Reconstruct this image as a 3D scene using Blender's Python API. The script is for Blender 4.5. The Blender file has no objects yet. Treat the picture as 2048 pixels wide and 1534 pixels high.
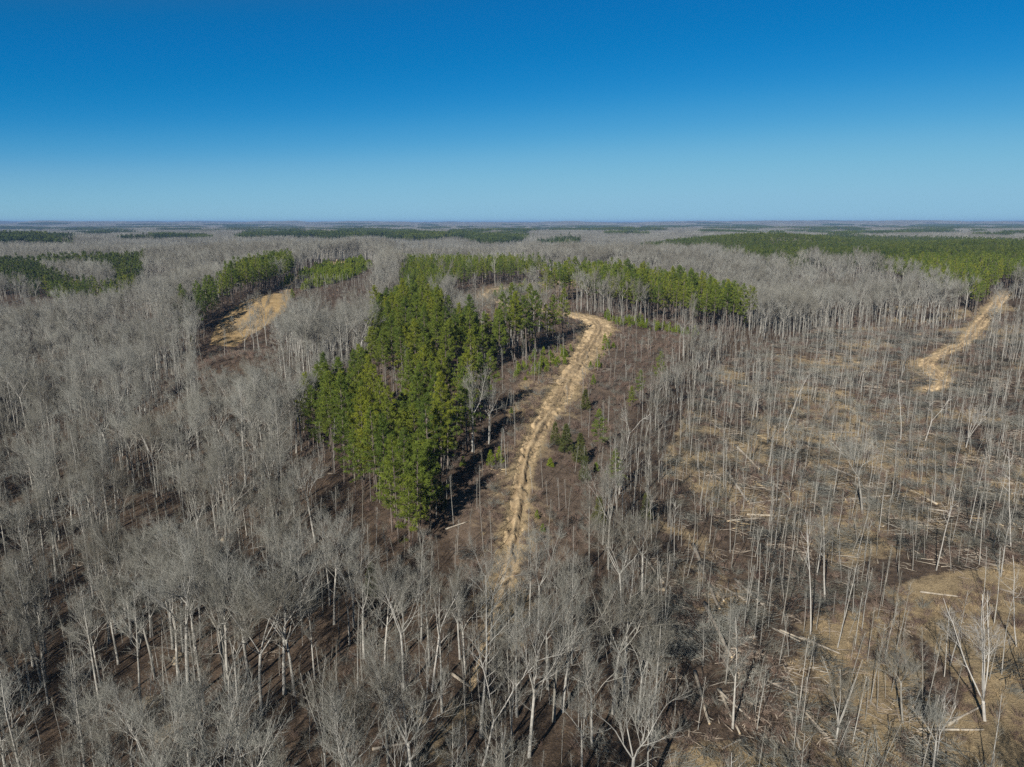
import bpy, math, random
import numpy as np
from mathutils import Vector, Matrix

# ------------------------------------------------------------------ camera, sky, sun, exposure
SC = bpy.context.scene
CAMZ = 70.0
PITCH = math.radians(12.78)
F = 1420.0                        # focal length in pixels of the 2048-wide frame
cd = bpy.data.cameras.new('camera'); cam = bpy.data.objects.new('camera', cd)
SC.collection.objects.link(cam); SC.camera = cam
cam.location = (0, 0, CAMZ); cam.rotation_euler = (math.pi/2 - PITCH, 0, 0)
cd.sensor_width = 36.0; cd.lens = 36.0*F/2048.0; cd.clip_start = 1.0; cd.clip_end = 60000.0

SUN_EL = math.radians(31.0); SUN_AZ = math.radians(208.0)     # azimuth clockwise from +Y
to_sun = Vector((math.sin(SUN_AZ)*math.cos(SUN_EL), math.cos(SUN_AZ)*math.cos(SUN_EL), math.sin(SUN_EL)))
W = bpy.data.worlds.new('World'); SC.world = W; W.use_nodes = True
wn = W.node_tree; wn.nodes.clear()
wo = wn.nodes.new('ShaderNodeOutputWorld'); bg = wn.nodes.new('ShaderNodeBackground')
sky = wn.nodes.new('ShaderNodeTexSky'); sky.sky_type = 'NISHITA'; sky.sun_disc = False
sky.sun_elevation = SUN_EL; sky.sun_rotation = SUN_AZ; sky.altitude = 200
sky.air_density = 0.6; sky.dust_density = 0.0; sky.ozone_density = 3.0
# the deep winter blue of the photograph: the sky's own colours through tone curves; unseen zenith bent less saturated to cut blue ambient light
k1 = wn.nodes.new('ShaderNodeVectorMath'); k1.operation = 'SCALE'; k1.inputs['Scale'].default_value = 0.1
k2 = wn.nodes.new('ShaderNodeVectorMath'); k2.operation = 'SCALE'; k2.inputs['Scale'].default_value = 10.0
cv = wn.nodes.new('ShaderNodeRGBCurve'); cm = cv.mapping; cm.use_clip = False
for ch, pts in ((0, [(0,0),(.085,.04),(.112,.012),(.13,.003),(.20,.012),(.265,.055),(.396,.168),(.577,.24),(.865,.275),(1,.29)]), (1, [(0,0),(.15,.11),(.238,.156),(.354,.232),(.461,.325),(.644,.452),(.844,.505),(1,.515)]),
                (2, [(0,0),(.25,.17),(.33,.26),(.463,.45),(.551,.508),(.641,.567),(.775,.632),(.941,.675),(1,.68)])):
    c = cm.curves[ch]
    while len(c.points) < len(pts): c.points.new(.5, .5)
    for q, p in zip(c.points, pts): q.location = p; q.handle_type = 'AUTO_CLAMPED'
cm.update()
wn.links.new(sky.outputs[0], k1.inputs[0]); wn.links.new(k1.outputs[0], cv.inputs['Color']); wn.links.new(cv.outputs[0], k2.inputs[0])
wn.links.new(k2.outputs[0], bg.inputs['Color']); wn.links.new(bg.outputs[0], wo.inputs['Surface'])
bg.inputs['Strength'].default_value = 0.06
sl = bpy.data.lights.new('sun', 'SUN'); sl.energy = 5.0; sl.angle = math.radians(0.5); sl.color = (1.0, 0.955, 0.88)
so = bpy.data.objects.new('sun', sl); SC.collection.objects.link(so)
so.rotation_euler = to_sun.to_track_quat('Z', 'Y').to_euler(); so.location = (0, 0, 300)
SC.view_settings.view_transform = 'Standard'; SC.view_settings.look = 'None'
SC.view_settings.exposure = 0.737; SC.view_settings.gamma = 1.0
SC.render.engine = 'CYCLES'
cy = SC.cycles
cy.max_bounces = 4; cy.diffuse_bounces = 2; cy.glossy_bounces = 1; cy.transmission_bounces = 1
cy.volume_bounces = 0; cy.transparent_max_bounces = 4; cy.use_denoising = False
cy.sample_clamp_indirect = 2.0; cy.sample_clamp_direct = 6.0; cy.caustics_reflective = False; cy.caustics_refractive = False
SC.render.film_transparent = False

rng = np.random.default_rng(7)
random.seed(7)

# ------------------------------------------------------------------ small tools
def mk_hash(ix, iy, s):
    h = (ix.astype(np.int64)*374761393 + iy.astype(np.int64)*668265263 + s*1442695041) & 0xffffffff
    h = ((h ^ (h >> 13))*1274126177) & 0xffffffff
    return ((h ^ (h >> 16)) & 0xffff)/65535.0
def vnoise(x, y, s=0):
    ix = np.floor(x); iy = np.floor(y); fx = x-ix; fy = y-iy
    fx = fx*fx*(3-2*fx); fy = fy*fy*(3-2*fy)
    a = mk_hash(ix, iy, s); b = mk_hash(ix+1, iy, s); c = mk_hash(ix, iy+1, s); d = mk_hash(ix+1, iy+1, s)
    return (a*(1-fx)+b*fx)*(1-fy) + (c*(1-fx)+d*fx)*fy
def fbm(x, y, s=0, o=4):
    t = 0; a = 0.5; n = 0
    for i in range(o):
        t = t + a*vnoise(x, y, s+i*17); n += a; a *= .5; x = x*2.03+11.3; y = y*2.03+5.1
    return t/n
def sstep(a, b, x):
    t = np.clip((x-a)/(b-a), 0, 1); return t*t*(3-2*t)
SP, CP = math.sin(PITCH), math.cos(PITCH)
def px_dir(px, py):
    u = (px-1024)/F; v = (py-767)/F
    return u, CP - v*SP, -(SP + v*CP)
def project(x, y, z):
    dz = np.asarray(z)-CAMZ
    f = y*CP - dz*SP; d = -y*SP - dz*CP
    f = np.where(f < .1, .1, f)
    return 1024+F*x/f, 767+F*d/f, f
def px_at_z(px, py, z):
    u, fy, dz = px_dir(px, py); t = (z-CAMZ)/dz
    return u*t, fy*t

# ------------------------------------------------------------------ terrain height
CTRL = [(1010,1230,7),(930,1460,5),(1035,1050,12),(1040,950,14.5),(1090,840,18.5),(1150,740,22),(1190,670,25),(1200,640,26.2),
 (1120,622,27),(975,590,28),(1000,575,28.5),(1170,560,29),(1300,640,25),(1480,650,20),(1270,760,17),(1240,900,11),(1200,1050,8),
 (640,880,10),(760,1050,9),(700,960,8),(800,1090,10),(870,1010,13),(1000,860,17.5),(900,770,20),(760,760,17),(820,590,25),(900,640,25.5),
 (300,800,2),(300,1000,1),(100,1300,0),(0,1500,-4),(600,1300,4),(450,1450,2),(600,1100,3),(550,900,3),(250,1534,1),
 (430,690,26),(560,590,30),(500,650,28.5),(620,545,31),(675,522,32),(360,650,18),(250,640,3),(0,700,2),(-300,800,0),(620,690,6),(650,730,5),
 (150,590,13),(50,540,18),(250,530,19),(700,560,22),(560,760,3),
 (1700,1200,6),(1969,1441,11),(2023,1095,9),(1500,1400,4),(1350,1200,4.5),(1400,900,9),(1850,880,8),(1870,770,12),(1950,660,20),
 (2010,590,26),(1600,650,10),(1500,750,7),(1650,780,8),(1800,1534,8),(1200,1500,4.5),(2300,900,10),(2300,640,22),(1450,1050,5),(1400,800,9),
 (1900,560,27),(1600,512,25),(2000,520,30),(1450,508,22),(850,515,27),(1000,520,26),(1150,520,20),(1300,520,14)]
_c = np.array([[*px_at_z(a, b, z), z] for a, b, z in CTRL] +
              [[-160, -60, 0], [160, -60, 8], [0, -80, 4], [-600, 100, 4], [600, 100, 10], [-900, 500, 8], [900, 450, 24]])
def _U(r2): return 0.5*r2*np.log(r2+1e-9)
S_ = 100.0
_P = _c[:, :2]/S_; _n = len(_P)
_K = _U(((_P[:, None]-_P[None])**2).sum(-1)) + np.eye(_n)*0.15
_A = np.zeros((_n+3, _n+3)); _A[:_n, :_n] = _K; _A[:_n, _n] = 1; _A[:_n, _n+1:] = _P; _A[_n:, :_n] = _A[:_n, _n:].T
_w = np.linalg.solve(_A, np.concatenate([_c[:, 2], np.zeros(3)]))
def height(x, y):
    x = np.asarray(x, float); y = np.asarray(y, float); sh = x.shape
    x = x.ravel(); y = y.ravel(); out = np.zeros_like(x)
    for i in range(0, len(x), 40000):
        X = x[i:i+40000]; Y = y[i:i+40000]
        P = np.stack([X, Y], 1)/S_
        h = _U(((P[:, None]-_P[None])**2).sum(-1)) @ _w[:_n] + _w[_n] + P @ _w[_n+1:]
        h = np.clip(h, -8, 36)
        r = np.hypot(X, Y)
        far = 6 + 26*fbm(X/700, Y/700, 3, 4) + 10*(vnoise(X/2600, Y/2600, 9)-.5)
        az = np.degrees(np.arctan2(X, Y))
        kk = np.exp(-((az-20)/16)**4)*np.exp(-((r-1250)/600)**4); far = far*(1-kk)+14*kk
        hill = np.exp(-((az-19.5)/6.5)**2)*np.exp(-((r-1300)/420)**2)*21 + np.exp(-((az-33)/6)**2)*np.exp(-((r-1000)/420)**2)*16 + np.exp(-((az+36)/5)**2)*np.exp(-((r-1700)/260)**2)*16
        hill += np.exp(-((az+8)/12)**2)*np.exp(-((r-1900)/250)**2)*8
        far = far + hill + 70*sstep(6000, 14000, r)*(.25+1.2*fbm(az/4+40, r/3500, 21, 3))
        k = sstep(700, 1200, r)
        h = h*(1-k) + far*k
        h = h + (fbm(X/14, Y/14, 31, 3)-.5)*1.4*(1-k) + (fbm(X/3.2, Y/3.2, 32, 2)-.5)*0.35*(r < 500)
        out[i:i+40000] = h
    return out.reshape(sh)
def ground_px(px, py):
    u, fy, dz = px_dir(px, py)
    t = np.concatenate([np.arange(60, 1500, 1.5), np.arange(1500, 9000, 15)])
    z = CAMZ+dz*t - height(u*t, fy*t)
    i = np.argmax(z < 0)
    if z[i] >= 0: i = len(t)-1
    a = t[max(i-1, 0)]; b = t[i]
    for _ in range(12):
        m = .5*(a+b)
        if CAMZ+dz*m - float(height(np.array([u*m]), np.array([fy*m]))[0]) < 0: b = m
        else: a = m
    m = .5*(a+b); x, y = u*m, fy*m
    return x, y, float(height(np.array([x]), np.array([y]))[0])
def in_poly(px, py, poly):
    px = np.asarray(px); py = np.asarray(py); ins = np.zeros(px.shape, bool); n = len(poly)
    for i in range(n):
        x1, y1 = poly[i]; x2, y2 = poly[(i+1) % n]
        c = (y1 > py) != (y2 > py)
        with np.errstate(divide='ignore', invalid='ignore'):
            xi = (x2-x1)*(py-y1)/(y2-y1+1e-12)+x1
        ins ^= c & (px < xi)
    return ins
def world_poly(pp): return [ground_px(*p)[:2] for p in pp]

# ------------------------------------------------------------------ materials
K = .64            # scale from colours as they look to base colours
def kc(c): return tuple(K*v for v in c)
def new_mat(name):
    m = bpy.data.materials.new(name); m.use_nodes = True; nt = m.node_tree; nt.nodes.clear()
    o = nt.nodes.new('ShaderNodeOutputMaterial'); b = nt.nodes.new('ShaderNodeBsdfPrincipled')
    b.inputs['Roughness'].default_value = .9; b.inputs['Specular IOR Level'].default_value = .15
    nt.links.new(b.outputs[0], o.inputs[0]); return m, nt, b
def noise_node(nt, scale, detail=4, rough=.6, coord='Object'):
    tc = nt.nodes.new('ShaderNodeTexCoord'); n = nt.nodes.new('ShaderNodeTexNoise')
    n.inputs['Scale'].default_value = scale; n.inputs['Detail'].default_value = detail; n.inputs['Roughness'].default_value = rough
    nt.links.new(tc.outputs[coord], n.inputs['Vector']); return n
def ramp(nt, src, stops):
    r = nt.nodes.new('ShaderNodeValToRGB'); e = r.color_ramp.elements
    while len(e) < len(stops): e.new(.5)
    for q, (p, c) in zip(e, stops): q.position = p; q.color = (*c, 1)
    nt.links.new(src, r.inputs[0]); return r
def mix(nt, fac, a, b, mode='MIX'):
    m = nt.nodes.new('ShaderNodeMix'); m.data_type = 'RGBA'; m.blend_type = mode
    for s, v in ((m.inputs[0], fac), (m.inputs[6], a), (m.inputs[7], b)):
        if hasattr(v, 'links'): nt.links.new(v, s)
        elif isinstance(v, tuple): s.default_value = (*v, 1)
        else: s.default_value = v
    return m.outputs[2]
def tree_mat(name, c1, c2, var, scale=3.0, coord='Object', stand=None):
    """bark / foliage colour with small-scale grain and a per-object random shift"""
    m, nt, b = new_mat(name)
    n = noise_node(nt, scale, 3); r = ramp(nt, n.outputs[0], [(.3, kc(c1)), (.7, kc(c2))])
    oi = nt.nodes.new('ShaderNodeObjectInfo')
    r2 = ramp(nt, oi.outputs['Random'], var)
    c = mix(nt, 1.0, r.outputs[0], r2.outputs[0], 'MULTIPLY')
    if stand:          # neighbouring trees are of one kind and tone
        sc = nt.nodes.new('ShaderNodeVectorMath'); sc.operation = 'SCALE'; sc.inputs['Scale'].default_value = 1/75
        nt.links.new(oi.outputs['Location'], sc.inputs[0]); ns = nt.nodes.new('ShaderNodeTexNoise'); ns.inputs['Scale'].default_value = 1; ns.inputs['Detail'].default_value = 3
        nt.links.new(sc.outputs[0], ns.inputs['Vector']); r3 = ramp(nt, ns.outputs[0], stand); c = mix(nt, 1.0, c, r3.outputs[0], 'MULTIPLY')
    nt.links.new(c, b.inputs['Base Color']); return m
M = {}
M['pale_bark'] = tree_mat('pale_bark', (.28,.268,.24), (.52,.50,.45), [(0,(.68,.66,.62)),(.5,(.92,.92,.92)),(1,(1.15,1.13,1.1))], 1.5)
M['twig'] = tree_mat('grey_twig', (.182,.182,.161), (.325,.324,.290), [(0,(.66,.62,.56)),(.35,(.95,.92,.88)),(.7,(1.0,1.0,1.0)),(1,(1.25,1.25,1.24))], .35, stand=[(.3,(.60,.58,.54)),(.45,(.94,.93,.90)),(.55,(1.04,1.04,1.03)),(.7,(1.3,1.28,1.22))])
M['white_bark'] = tree_mat('white_bark', (.42,.395,.35), (.62,.59,.535), [(0,(.9,.9,.9)),(1,(1.05,1.05,1.05))], 1.2)
M['white_twig'] = tree_mat('white_twig', (.34,.32,.29), (.46,.44,.40), [(0,(.9,.9,.9)),(1,(1.05,1.05,1.05))], .5)
M['pine_bark'] = tree_mat('pine_bark', (.13,.105,.085), (.23,.19,.16), [(0,(.8,.8,.8)),(1,(1.3,1.3,1.3))], 2)
M['needles'] = tree_mat('pine_needles', (.092,.134,.018), (.22,.268,.038), [(0,(.55,.64,.72)),(.35,(.85,.9,.95)),(.7,(1.05,1,.9)),(1,(1.38,1.18,.8))], .5)
M['far_needles'] = tree_mat('far_pine_needles', (.055,.086,.018), (.122,.155,.030), [(0,(.6,.68,.75)),(1,(1.25,1.15,1.0))], .2, stand=[(.35,(.75,.8,.8)),(.6,(1.12,1.08,1))])
M['young_needles'] = tree_mat('young_pine_needles', (.16,.215,.02), (.27,.32,.034), [(0,(.65,.75,.7)),(1,(1.1,1.05,.9))], .8)
M['cedar'] = tree_mat('cedar_foliage', (.075,.095,.028), (.15,.155,.05), [(0,(.75,.8,.8)),(1,(1.15,1.05,.9))], .8)
M['brush'] = tree_mat('brush_stems', (.19,.14,.11), (.31,.24,.195), [(0,(.75,.66,.64)),(.5,(.95,.92,.9)),(1,(1.2,1.15,1.1))], .6)
M['dry_grass'] = tree_mat('dry_grass_blades', (.33,.25,.15), (.50,.39,.25), [(0,(.7,.7,.7)),(1,(1.1,1.08,1.0))], .6)
M['log'] = tree_mat('log_bark', (.26,.23,.19), (.48,.43,.36), [(0,(.7,.68,.66)),(.6,(1,1,1)),(1,(1.3,1.25,1.15))], 1.2)
M['cut_wood'] = tree_mat('cut_wood', (.52,.39,.22), (.68,.53,.32), [(0,(.9,.9,.9)),(1,(1.05,1.05,1.05))], 2)
M['slash'] = tree_mat('slash_wood', (.25,.215,.175), (.47,.41,.335), [(0,(.65,.62,.6)),(1,(1.2,1.15,1.1))], .8)
M['rock'] = tree_mat('sandstone', (.22,.17,.115), (.50,.40,.27), [(0,(.9,.9,.9)),(1,(1.05,1.05,1.05))], 1.2)
M['bale'] = tree_mat('bale_straw', (.38,.3,.22), (.52,.44,.34), [(0,(1,1,1)),(1,(1,1,1))], 2)
M['steel'] = tree_mat('mast_steel', (.25,.25,.25), (.3,.3,.3), [(0,(1,1,1)),(1,(1,1,1))], 2)

def ground_mat():
    m, nt, b = new_mat('forest_floor')
    n1 = noise_node(nt, .5, 6, .68); n2 = noise_node(nt, 3.2, 6, .75); n3 = noise_node(nt, .06, 4, .6)
    leaf = ramp(nt, n2.outputs[0], [(.28,kc((.032,.024,.018))),(.5,kc((.098,.072,.052))),(.72,kc((.205,.152,.108)))])
    leaf2 = ramp(nt, n1.outputs[0], [(.28,(.55,.52,.50)),(.5,(1,.97,.94)),(.72,(1.45,1.38,1.28))])
    base = mix(nt, 1.0, leaf.outputs[0], leaf2.outputs[0], 'MULTIPLY')
    at = nt.nodes.new('ShaderNodeAttribute'); at.attribute_name = 'zone'
    sp = nt.nodes.new('ShaderNodeSeparateColor'); nt.links.new(at.outputs['Color'], sp.inputs[0])
    tan = ramp(nt, n2.outputs[0], [(.25,kc((.20,.142,.074))),(.5,kc((.44,.332,.19))),(.75,kc((.65,.51,.315)))])
    red = ramp(nt, n2.outputs[0], [(.25,kc((.088,.062,.046))),(.5,kc((.20,.148,.108))),(.75,kc((.31,.235,.175)))])
    def thr(src, lo, hi):
        ad = nt.nodes.new('ShaderNodeMath'); ad.operation = 'ADD'; nt.links.new(src, ad.inputs[0])
        s = nt.nodes.new('ShaderNodeMath'); s.operation = 'MULTIPLY_ADD'; s.inputs[1].default_value = 1.1; s.inputs[2].default_value = -.55
        nt.links.new(n1.outputs[0], s.inputs[0]); nt.links.new(s.outputs[0], ad.inputs[1])
        mr = nt.nodes.new('ShaderNodeMapRange'); mr.inputs[1].default_value = lo; mr.inputs[2].default_value = hi
        nt.links.new(ad.outputs[0], mr.inputs[0]); return mr.outputs[0]
    c = mix(nt, thr(sp.outputs[1], .35, .75), base, red.outputs[0])
    c = mix(nt, thr(sp.outputs[0], .35, .75), c, tan.outputs[0])
    far = ramp(nt, n3.outputs[0], [(.3,kc((.085,.082,.07))),(.7,kc((.12,.115,.098)))])
    c = mix(nt, sp.outputs[2], c, far.outputs[0])
    nt.links.new(c, b.inputs['Base Color'])
    bp = nt.nodes.new('ShaderNodeBump'); bp.inputs['Strength'].default_value = .9; bp.inputs['Distance'].default_value = .35
    nt.links.new(n2.outputs[0], bp.inputs['Height']); nt.links.new(bp.outputs[0], b.inputs['Normal'])
    return m
M['ground'] = ground_mat()
def sand_mat(name, a, c, d, sc=2.5, bump=.25):
    m, nt, b = new_mat(name)
    n = noise_node(nt, sc, 6, .7); n2 = noise_node(nt, .35, 4, .6)
    r = ramp(nt, n.outputs[0], [(.28,kc(a)),(.5,kc(c)),(.74,kc(d))])
    r2 = ramp(nt, n2.outputs[0], [(.3,(.72,.68,.62)),(.7,(1.12,1.1,1.06))])
    at = nt.nodes.new('ShaderNodeAttribute'); at.attribute_name = 'mud'
    nt.links.new(mix(nt, at.outputs['Fac'], mix(nt, 1.0, r.outputs[0], r2.outputs[0], 'MULTIPLY'), (.085, .06, .038)), b.inputs['Base Color'])
    bp = nt.nodes.new('ShaderNodeBump'); bp.inputs['Strength'].default_value = .8; bp.inputs['Distance'].default_value = bump
    nt.links.new(n.outputs[0], bp.inputs['Height']); nt.links.new(bp.outputs[0], b.inputs['Normal'])
    return m
M['track'] = sand_mat('sandy_dirt', (.36,.26,.15), (.62,.475,.295), (.80,.64,.42))
M['clearing'] = sand_mat('clearing_grass', (.25,.175,.085), (.43,.31,.16), (.56,.42,.235), 1.2)

# ------------------------------------------------------------------ mesh building
def mesh_from(name, V, tris=None, quads=None, mats=(), tmat=None, qmat=None, smooth=False):
    me = bpy.data.meshes.new(name)
    V = np.asarray(V, np.float32).reshape(-1, 3)
    T = np.zeros((0, 3), np.int32) if tris is None or len(tris) == 0 else np.asarray(tris, np.int32)
    Q = np.zeros((0, 4), np.int32) if quads is None or len(quads) == 0 else np.asarray(quads, np.int32)
    me.vertices.add(len(V)); me.vertices.foreach_set('co', V.ravel())
    nl = T.size+Q.size; me.loops.add(nl)
    me.loops.foreach_set('vertex_index', np.concatenate([Q.ravel(), T.ravel()]))
    me.polygons.add(len(Q)+len(T))
    ls = np.concatenate([np.arange(len(Q))*4, Q.size+np.arange(len(T))*3]).astype(np.int32)
    me.polygons.foreach_set('loop_start', ls)
    if qmat is not None or tmat is not None:
        qm = np.zeros(len(Q), np.int32) if qmat is None else np.asarray(qmat, np.int32)
        tm = np.zeros(len(T), np.int32) if tmat is None else np.asarray(tmat, np.int32)
        me.polygons.foreach_set('material_index', np.concatenate([qm, tm]))
    if smooth: me.polygons.foreach_set('use_smooth', np.ones(len(Q)+len(T), bool))
    for m in mats: me.materials.append(m)
    me.update(calc_edges=True); return me
class Geo:
    def __init__(s): s.V = []; s.T = []; s.Q = []; s.n = 0
    def tube(s, P, R, k=5, cap=True):
        P = np.asarray(P, float); R = np.asarray(R, float); n = len(P)
        d = np.gradient(P, axis=0); d /= np.linalg.norm(d, axis=1)[:, None]+1e-9
        ref = np.array([1., 0, 0]) if abs(d[0][0]) < .8 else np.array([0, 1., 0])
        a = np.cross(d, ref); a /= np.linalg.norm(a, axis=1)[:, None]+1e-9; b = np.cross(d, a)
        th = np.arange(k)*2*math.pi/k
        ring = P[:, None]+R[:, None, None]*(a[:, None]*np.cos(th)[None, :, None]+b[:, None]*np.sin(th)[None, :, None])
        s.V.append(ring.reshape(-1, 3))
        i = np.arange(n-1)[:, None]*k; j = np.arange(k)[None]; j2 = (j+1) % k
        s.Q.append((np.stack([i+j, i+j2, i+k+j2, i+k+j], -1)+s.n).reshape(-1, 4))
        if cap:
            for e in (0, (n-1)*k):
                t = [[e, e+q+1, e+q+2] if e else [e, e+q+2, e+q+1] for q in range(k-2)]
                if t: s.T.append(np.array(t)+s.n)
        s.n += n*k
    def spikes(s, A, B, r):
        """thin three-sided tapering twigs from points A to B"""
        A = np.asarray(A, float); B = np.asarray(B, float); n = len(A)
        if n == 0: return
        r = np.broadcast_to(np.asarray(r, float), (n,))
        d = B-A; d /= np.linalg.norm(d, axis=1)[:, None]+1e-9
        ref = np.where(np.abs(d[:, 2:3]) < .8, np.array([[0, 0, 1.]]), np.array([[1., 0, 0]]))
        a = np.cross(d, ref); a /= np.linalg.norm(a, axis=1)[:, None]; b = np.cross(d, a)
        vs = [A+r[:, None]*(a*math.cos(t)+b*math.sin(t)) for t in (0, 2.094, 4.189)]+[B]
        s.V.append(np.stack(vs, 1).reshape(-1, 3))
        i = (np.arange(n)*4)[:, None]+s.n
        s.T.append(np.concatenate([i+np.array([[0, 1, 3]]), i+np.array([[1, 2, 3]]), i+np.array([[2, 0, 3]])]))
        s.n += 4*n
    def blades(s, C, D, L, w):
        """needle blades: narrow triangles based at C pointing along D"""
        n = len(C); D = D/(np.linalg.norm(D, axis=1)[:, None]+1e-9)
        rv = rng.normal(size=(n, 3)); a = np.cross(D, rv); a /= np.linalg.norm(a, axis=1)[:, None]+1e-9
        L = np.broadcast_to(L, (n,))[:, None]; w = np.broadcast_to(w, (n,))[:, None]
        s.V.append(np.stack([C-a*w*.5, C+a*w*.5, C+D*L], 1).reshape(-1, 3))
        s.T.append(np.arange(3*n).reshape(-1, 3)+s.n); s.n += 3*n
    def arrays(s):
        V = np.concatenate(s.V) if s.V else np.zeros((0, 3))
        T = np.concatenate(s.T) if s.T else np.zeros((0, 3), int)
        Q = np.concatenate(s.Q) if s.Q else np.zeros((0, 4), int)
        return V, T, Q
    def mesh(s, name, mat, smooth=False, bmat=None):
        V, T, Q = s.arrays()
        if bmat: return mesh_from(name, V, T, Q, (mat, bmat), None, np.ones(len(Q), int), smooth)
        return mesh_from(name, V, T, Q, (mat,), smooth=smooth)
def joined(name, geos_mats, branches=False):
    Vs, Ts, Qs, tm, qm, n = [], [], [], [], [], 0
    for k, (g, m) in enumerate(geos_mats):
        V, T, Q = g.arrays(); Vs.append(V); Ts.append(T+n); Qs.append(Q+n); n += len(V)
        tm += [k]*len(T); qm += [0 if branches else k]*len(Q)
    return mesh_from(name, np.concatenate(Vs), np.concatenate(Ts), np.concatenate(Qs), [m for g, m in geos_mats], tm, qm)
COL = SC.collection
def obj(name, me, parent=None, loc=None):
    o = bpy.data.objects.new(name, me); COL.objects.link(o)
    if parent: o.parent = parent
    if loc is not None: o.location = loc
    return o
def empty(name, loc, label, cat, group=None):
    o = bpy.data.objects.new(name, None); COL.objects.link(o); o.location = loc
    o.empty_display_size = .5
    o['label'] = label; o['category'] = cat
    if group: o['group'] = group
    return o
def tag(o, label=None, cat=None, group=None, kind=None):
    if label: o['label'] = label
    if cat: o['category'] = cat
    if group: o['group'] = group
    if kind: o['kind'] = kind
    return o

# ------------------------------------------------------------------ layout of the zones (outlines in photo pixels of the GROUND, turned into ground positions)
Z_FRONT = [(618,885),(690,970),(752,1062),(798,1122),(850,1108),(878,1008),(950,890),(1022,850),(1020,828),(900,835),(850,850),(790,860),(745,835),(660,845)]
Z_MID = [(735,745),(760,785),(880,782),(960,760),(1050,722),(1118,684),(1126,668),(1090,686),(1020,706),(945,716),(890,700),(878,640),(898,606),(860,578),(815,592),(770,665)]
Z_BACK = [(800,590),(890,600),(960,572),(1085,566),(1095,552),(1000,545),(900,552),(815,550)]
Z_ARC = [(1085,612),(1130,604),(1200,622),(1300,645),(1400,664),(1490,668),(1505,652),(1420,622),(1330,602),(1240,590),(1180,582),(1110,585)]
Z_LFIELD = [(365,690),(400,676),(450,640),(512,602),(560,577),(592,562),(588,548),(540,553),(468,588),(415,618),(378,650)]
Z_LPLANT = [(-500,545),(0,545),(120,540),(295,535),(288,575),(245,622),(120,630),(85,605),(0,592),(-500,600)]
Z_LGAP = [(90,566),(150,560),(215,580),(240,600),(200,606),(150,588)]
Z_RPLANT = [(1275,506),(1400,512),(1480,507),(1500,512),(1430,530),(1500,550),(1580,556),(1625,542),(1730,548),(1790,566),(1850,592),(1900,612),(1955,632),(1985,614),(2008,596),(2060,590),(2600,600),(2600,500),(2048,495),(1900,488),(1700,483),(1500,480),(1400,487)]
Z_FIELD = [(418,690),(428,662),(442,640),(482,606),(520,590),(586,588),(572,622),(535,650),(505,668),(472,694)]
TRACK = [(996,1215,3.0),(1006,1160,3.0),(1018,1110,3.0),(1033,1030,3.0),(1044,950,3.1),(1060,890,3.4),(1088,838,4.4),(1120,790,6),(1152,735,6.4),(1180,690,7),(1200,655,11),(1190,641,12),(1150,631,9),(1105,624,6),(1050,616,4),(1008,606,4),(985,598,4),(972,588,5),(990,578,5),(1040,573,4),(1090,568,5),(1150,563,6),(1185,562,4)]
TRACK_R = [(1845,780,4),(1893,768,5.5),(1872,748,5),(1852,732,4.6),(1858,718,4.2),(1888,704,4),(1925,686,4),(1948,665,6),(1965,640,5.4),(1990,612,5),(2008,590,4.6),(2012,582,4)]
TRACK_L = [(572,590,2.5),(578,572,3),(596,555,3.2),(622,541,3),(645,531,3)]
Z_PAD = [(646,530),(650,524),(675,522),(700,524),(690,527),(668,530)]
def track_line(T):
    P = np.array([[*ground_px(a, b)[:2], w] for a, b, w in T])
    # resample smoothly
    d = np.concatenate([[0], np.cumsum(np.hypot(*np.diff(P[:, :2], axis=0).T))])
    s = np.arange(0, d[-1], .6)
    Q = np.stack([np.interp(s, d, P[:, k]) for k in range(3)], 1)
    for _ in range(3):
        ker = np.ones(9)/9; pad = np.pad(Q, ((4, 4), (0, 0)), 'edge')
        Q = np.stack([np.convolve(pad[:, k], ker, 'valid') for k in range(3)], 1)
    return Q
TL, TLR, TLL = track_line(TRACK), track_line(TRACK_R), track_line(TRACK_L)
TLW = track_line([(925,1420,2.0),(948,1350,2.2),(972,1290,2.2),(990,1240,2.4),(1001,1196,2.3)])
WFIELD, WPAD = world_poly(Z_FIELD), world_poly(Z_PAD)
def dist_line(x, y, L):
    out = np.full(x.shape, 1e9); Ls = L[::4]
    for i in range(0, len(x), 20000):
        d = np.sqrt(((x[i:i+20000, None]-Ls[None, :, 0])**2+(y[i:i+20000, None]-Ls[None, :, 1])**2)) - Ls[None, :, 2]*.6
        out[i:i+20000] = d.min(1)
    return out
def soft_poly(px, py, poly, blur=0):
    return in_poly(px, py, poly).astype(float)
Z_BRUSH = [(900,1130),(890,1010),(980,900),(1030,830),(1000,760),(1080,700),(1140,640),(1220,650),(1390,670),(1340,740),(1290,800),(1240,900),(1230,1000),(1180,1100),(1060,1180),(950,1200)]
Z_CUT = [(1400,760),(1480,700),(1640,660),(1760,610),(1900,610),(2000,600),(2100,640),(2600,700),(2900,1900),(1330,1900),(1290,1100),(1330,900)]
Z_TANR = [(1890,1560),(1930,1380),(1830,1260),(1760,1180),(1850,1150),(2060,1120),(2600,1100),(2600,1700)]
Z_TANC = [(1560,870),(1700,820),(1850,830),(1990,930),(1900,1030),(1700,1010),(1600,960)]
Z_TANB = [(1560,1400),(1620,1230),(1750,1300),(1760,1534),(1600,1600)]

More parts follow.
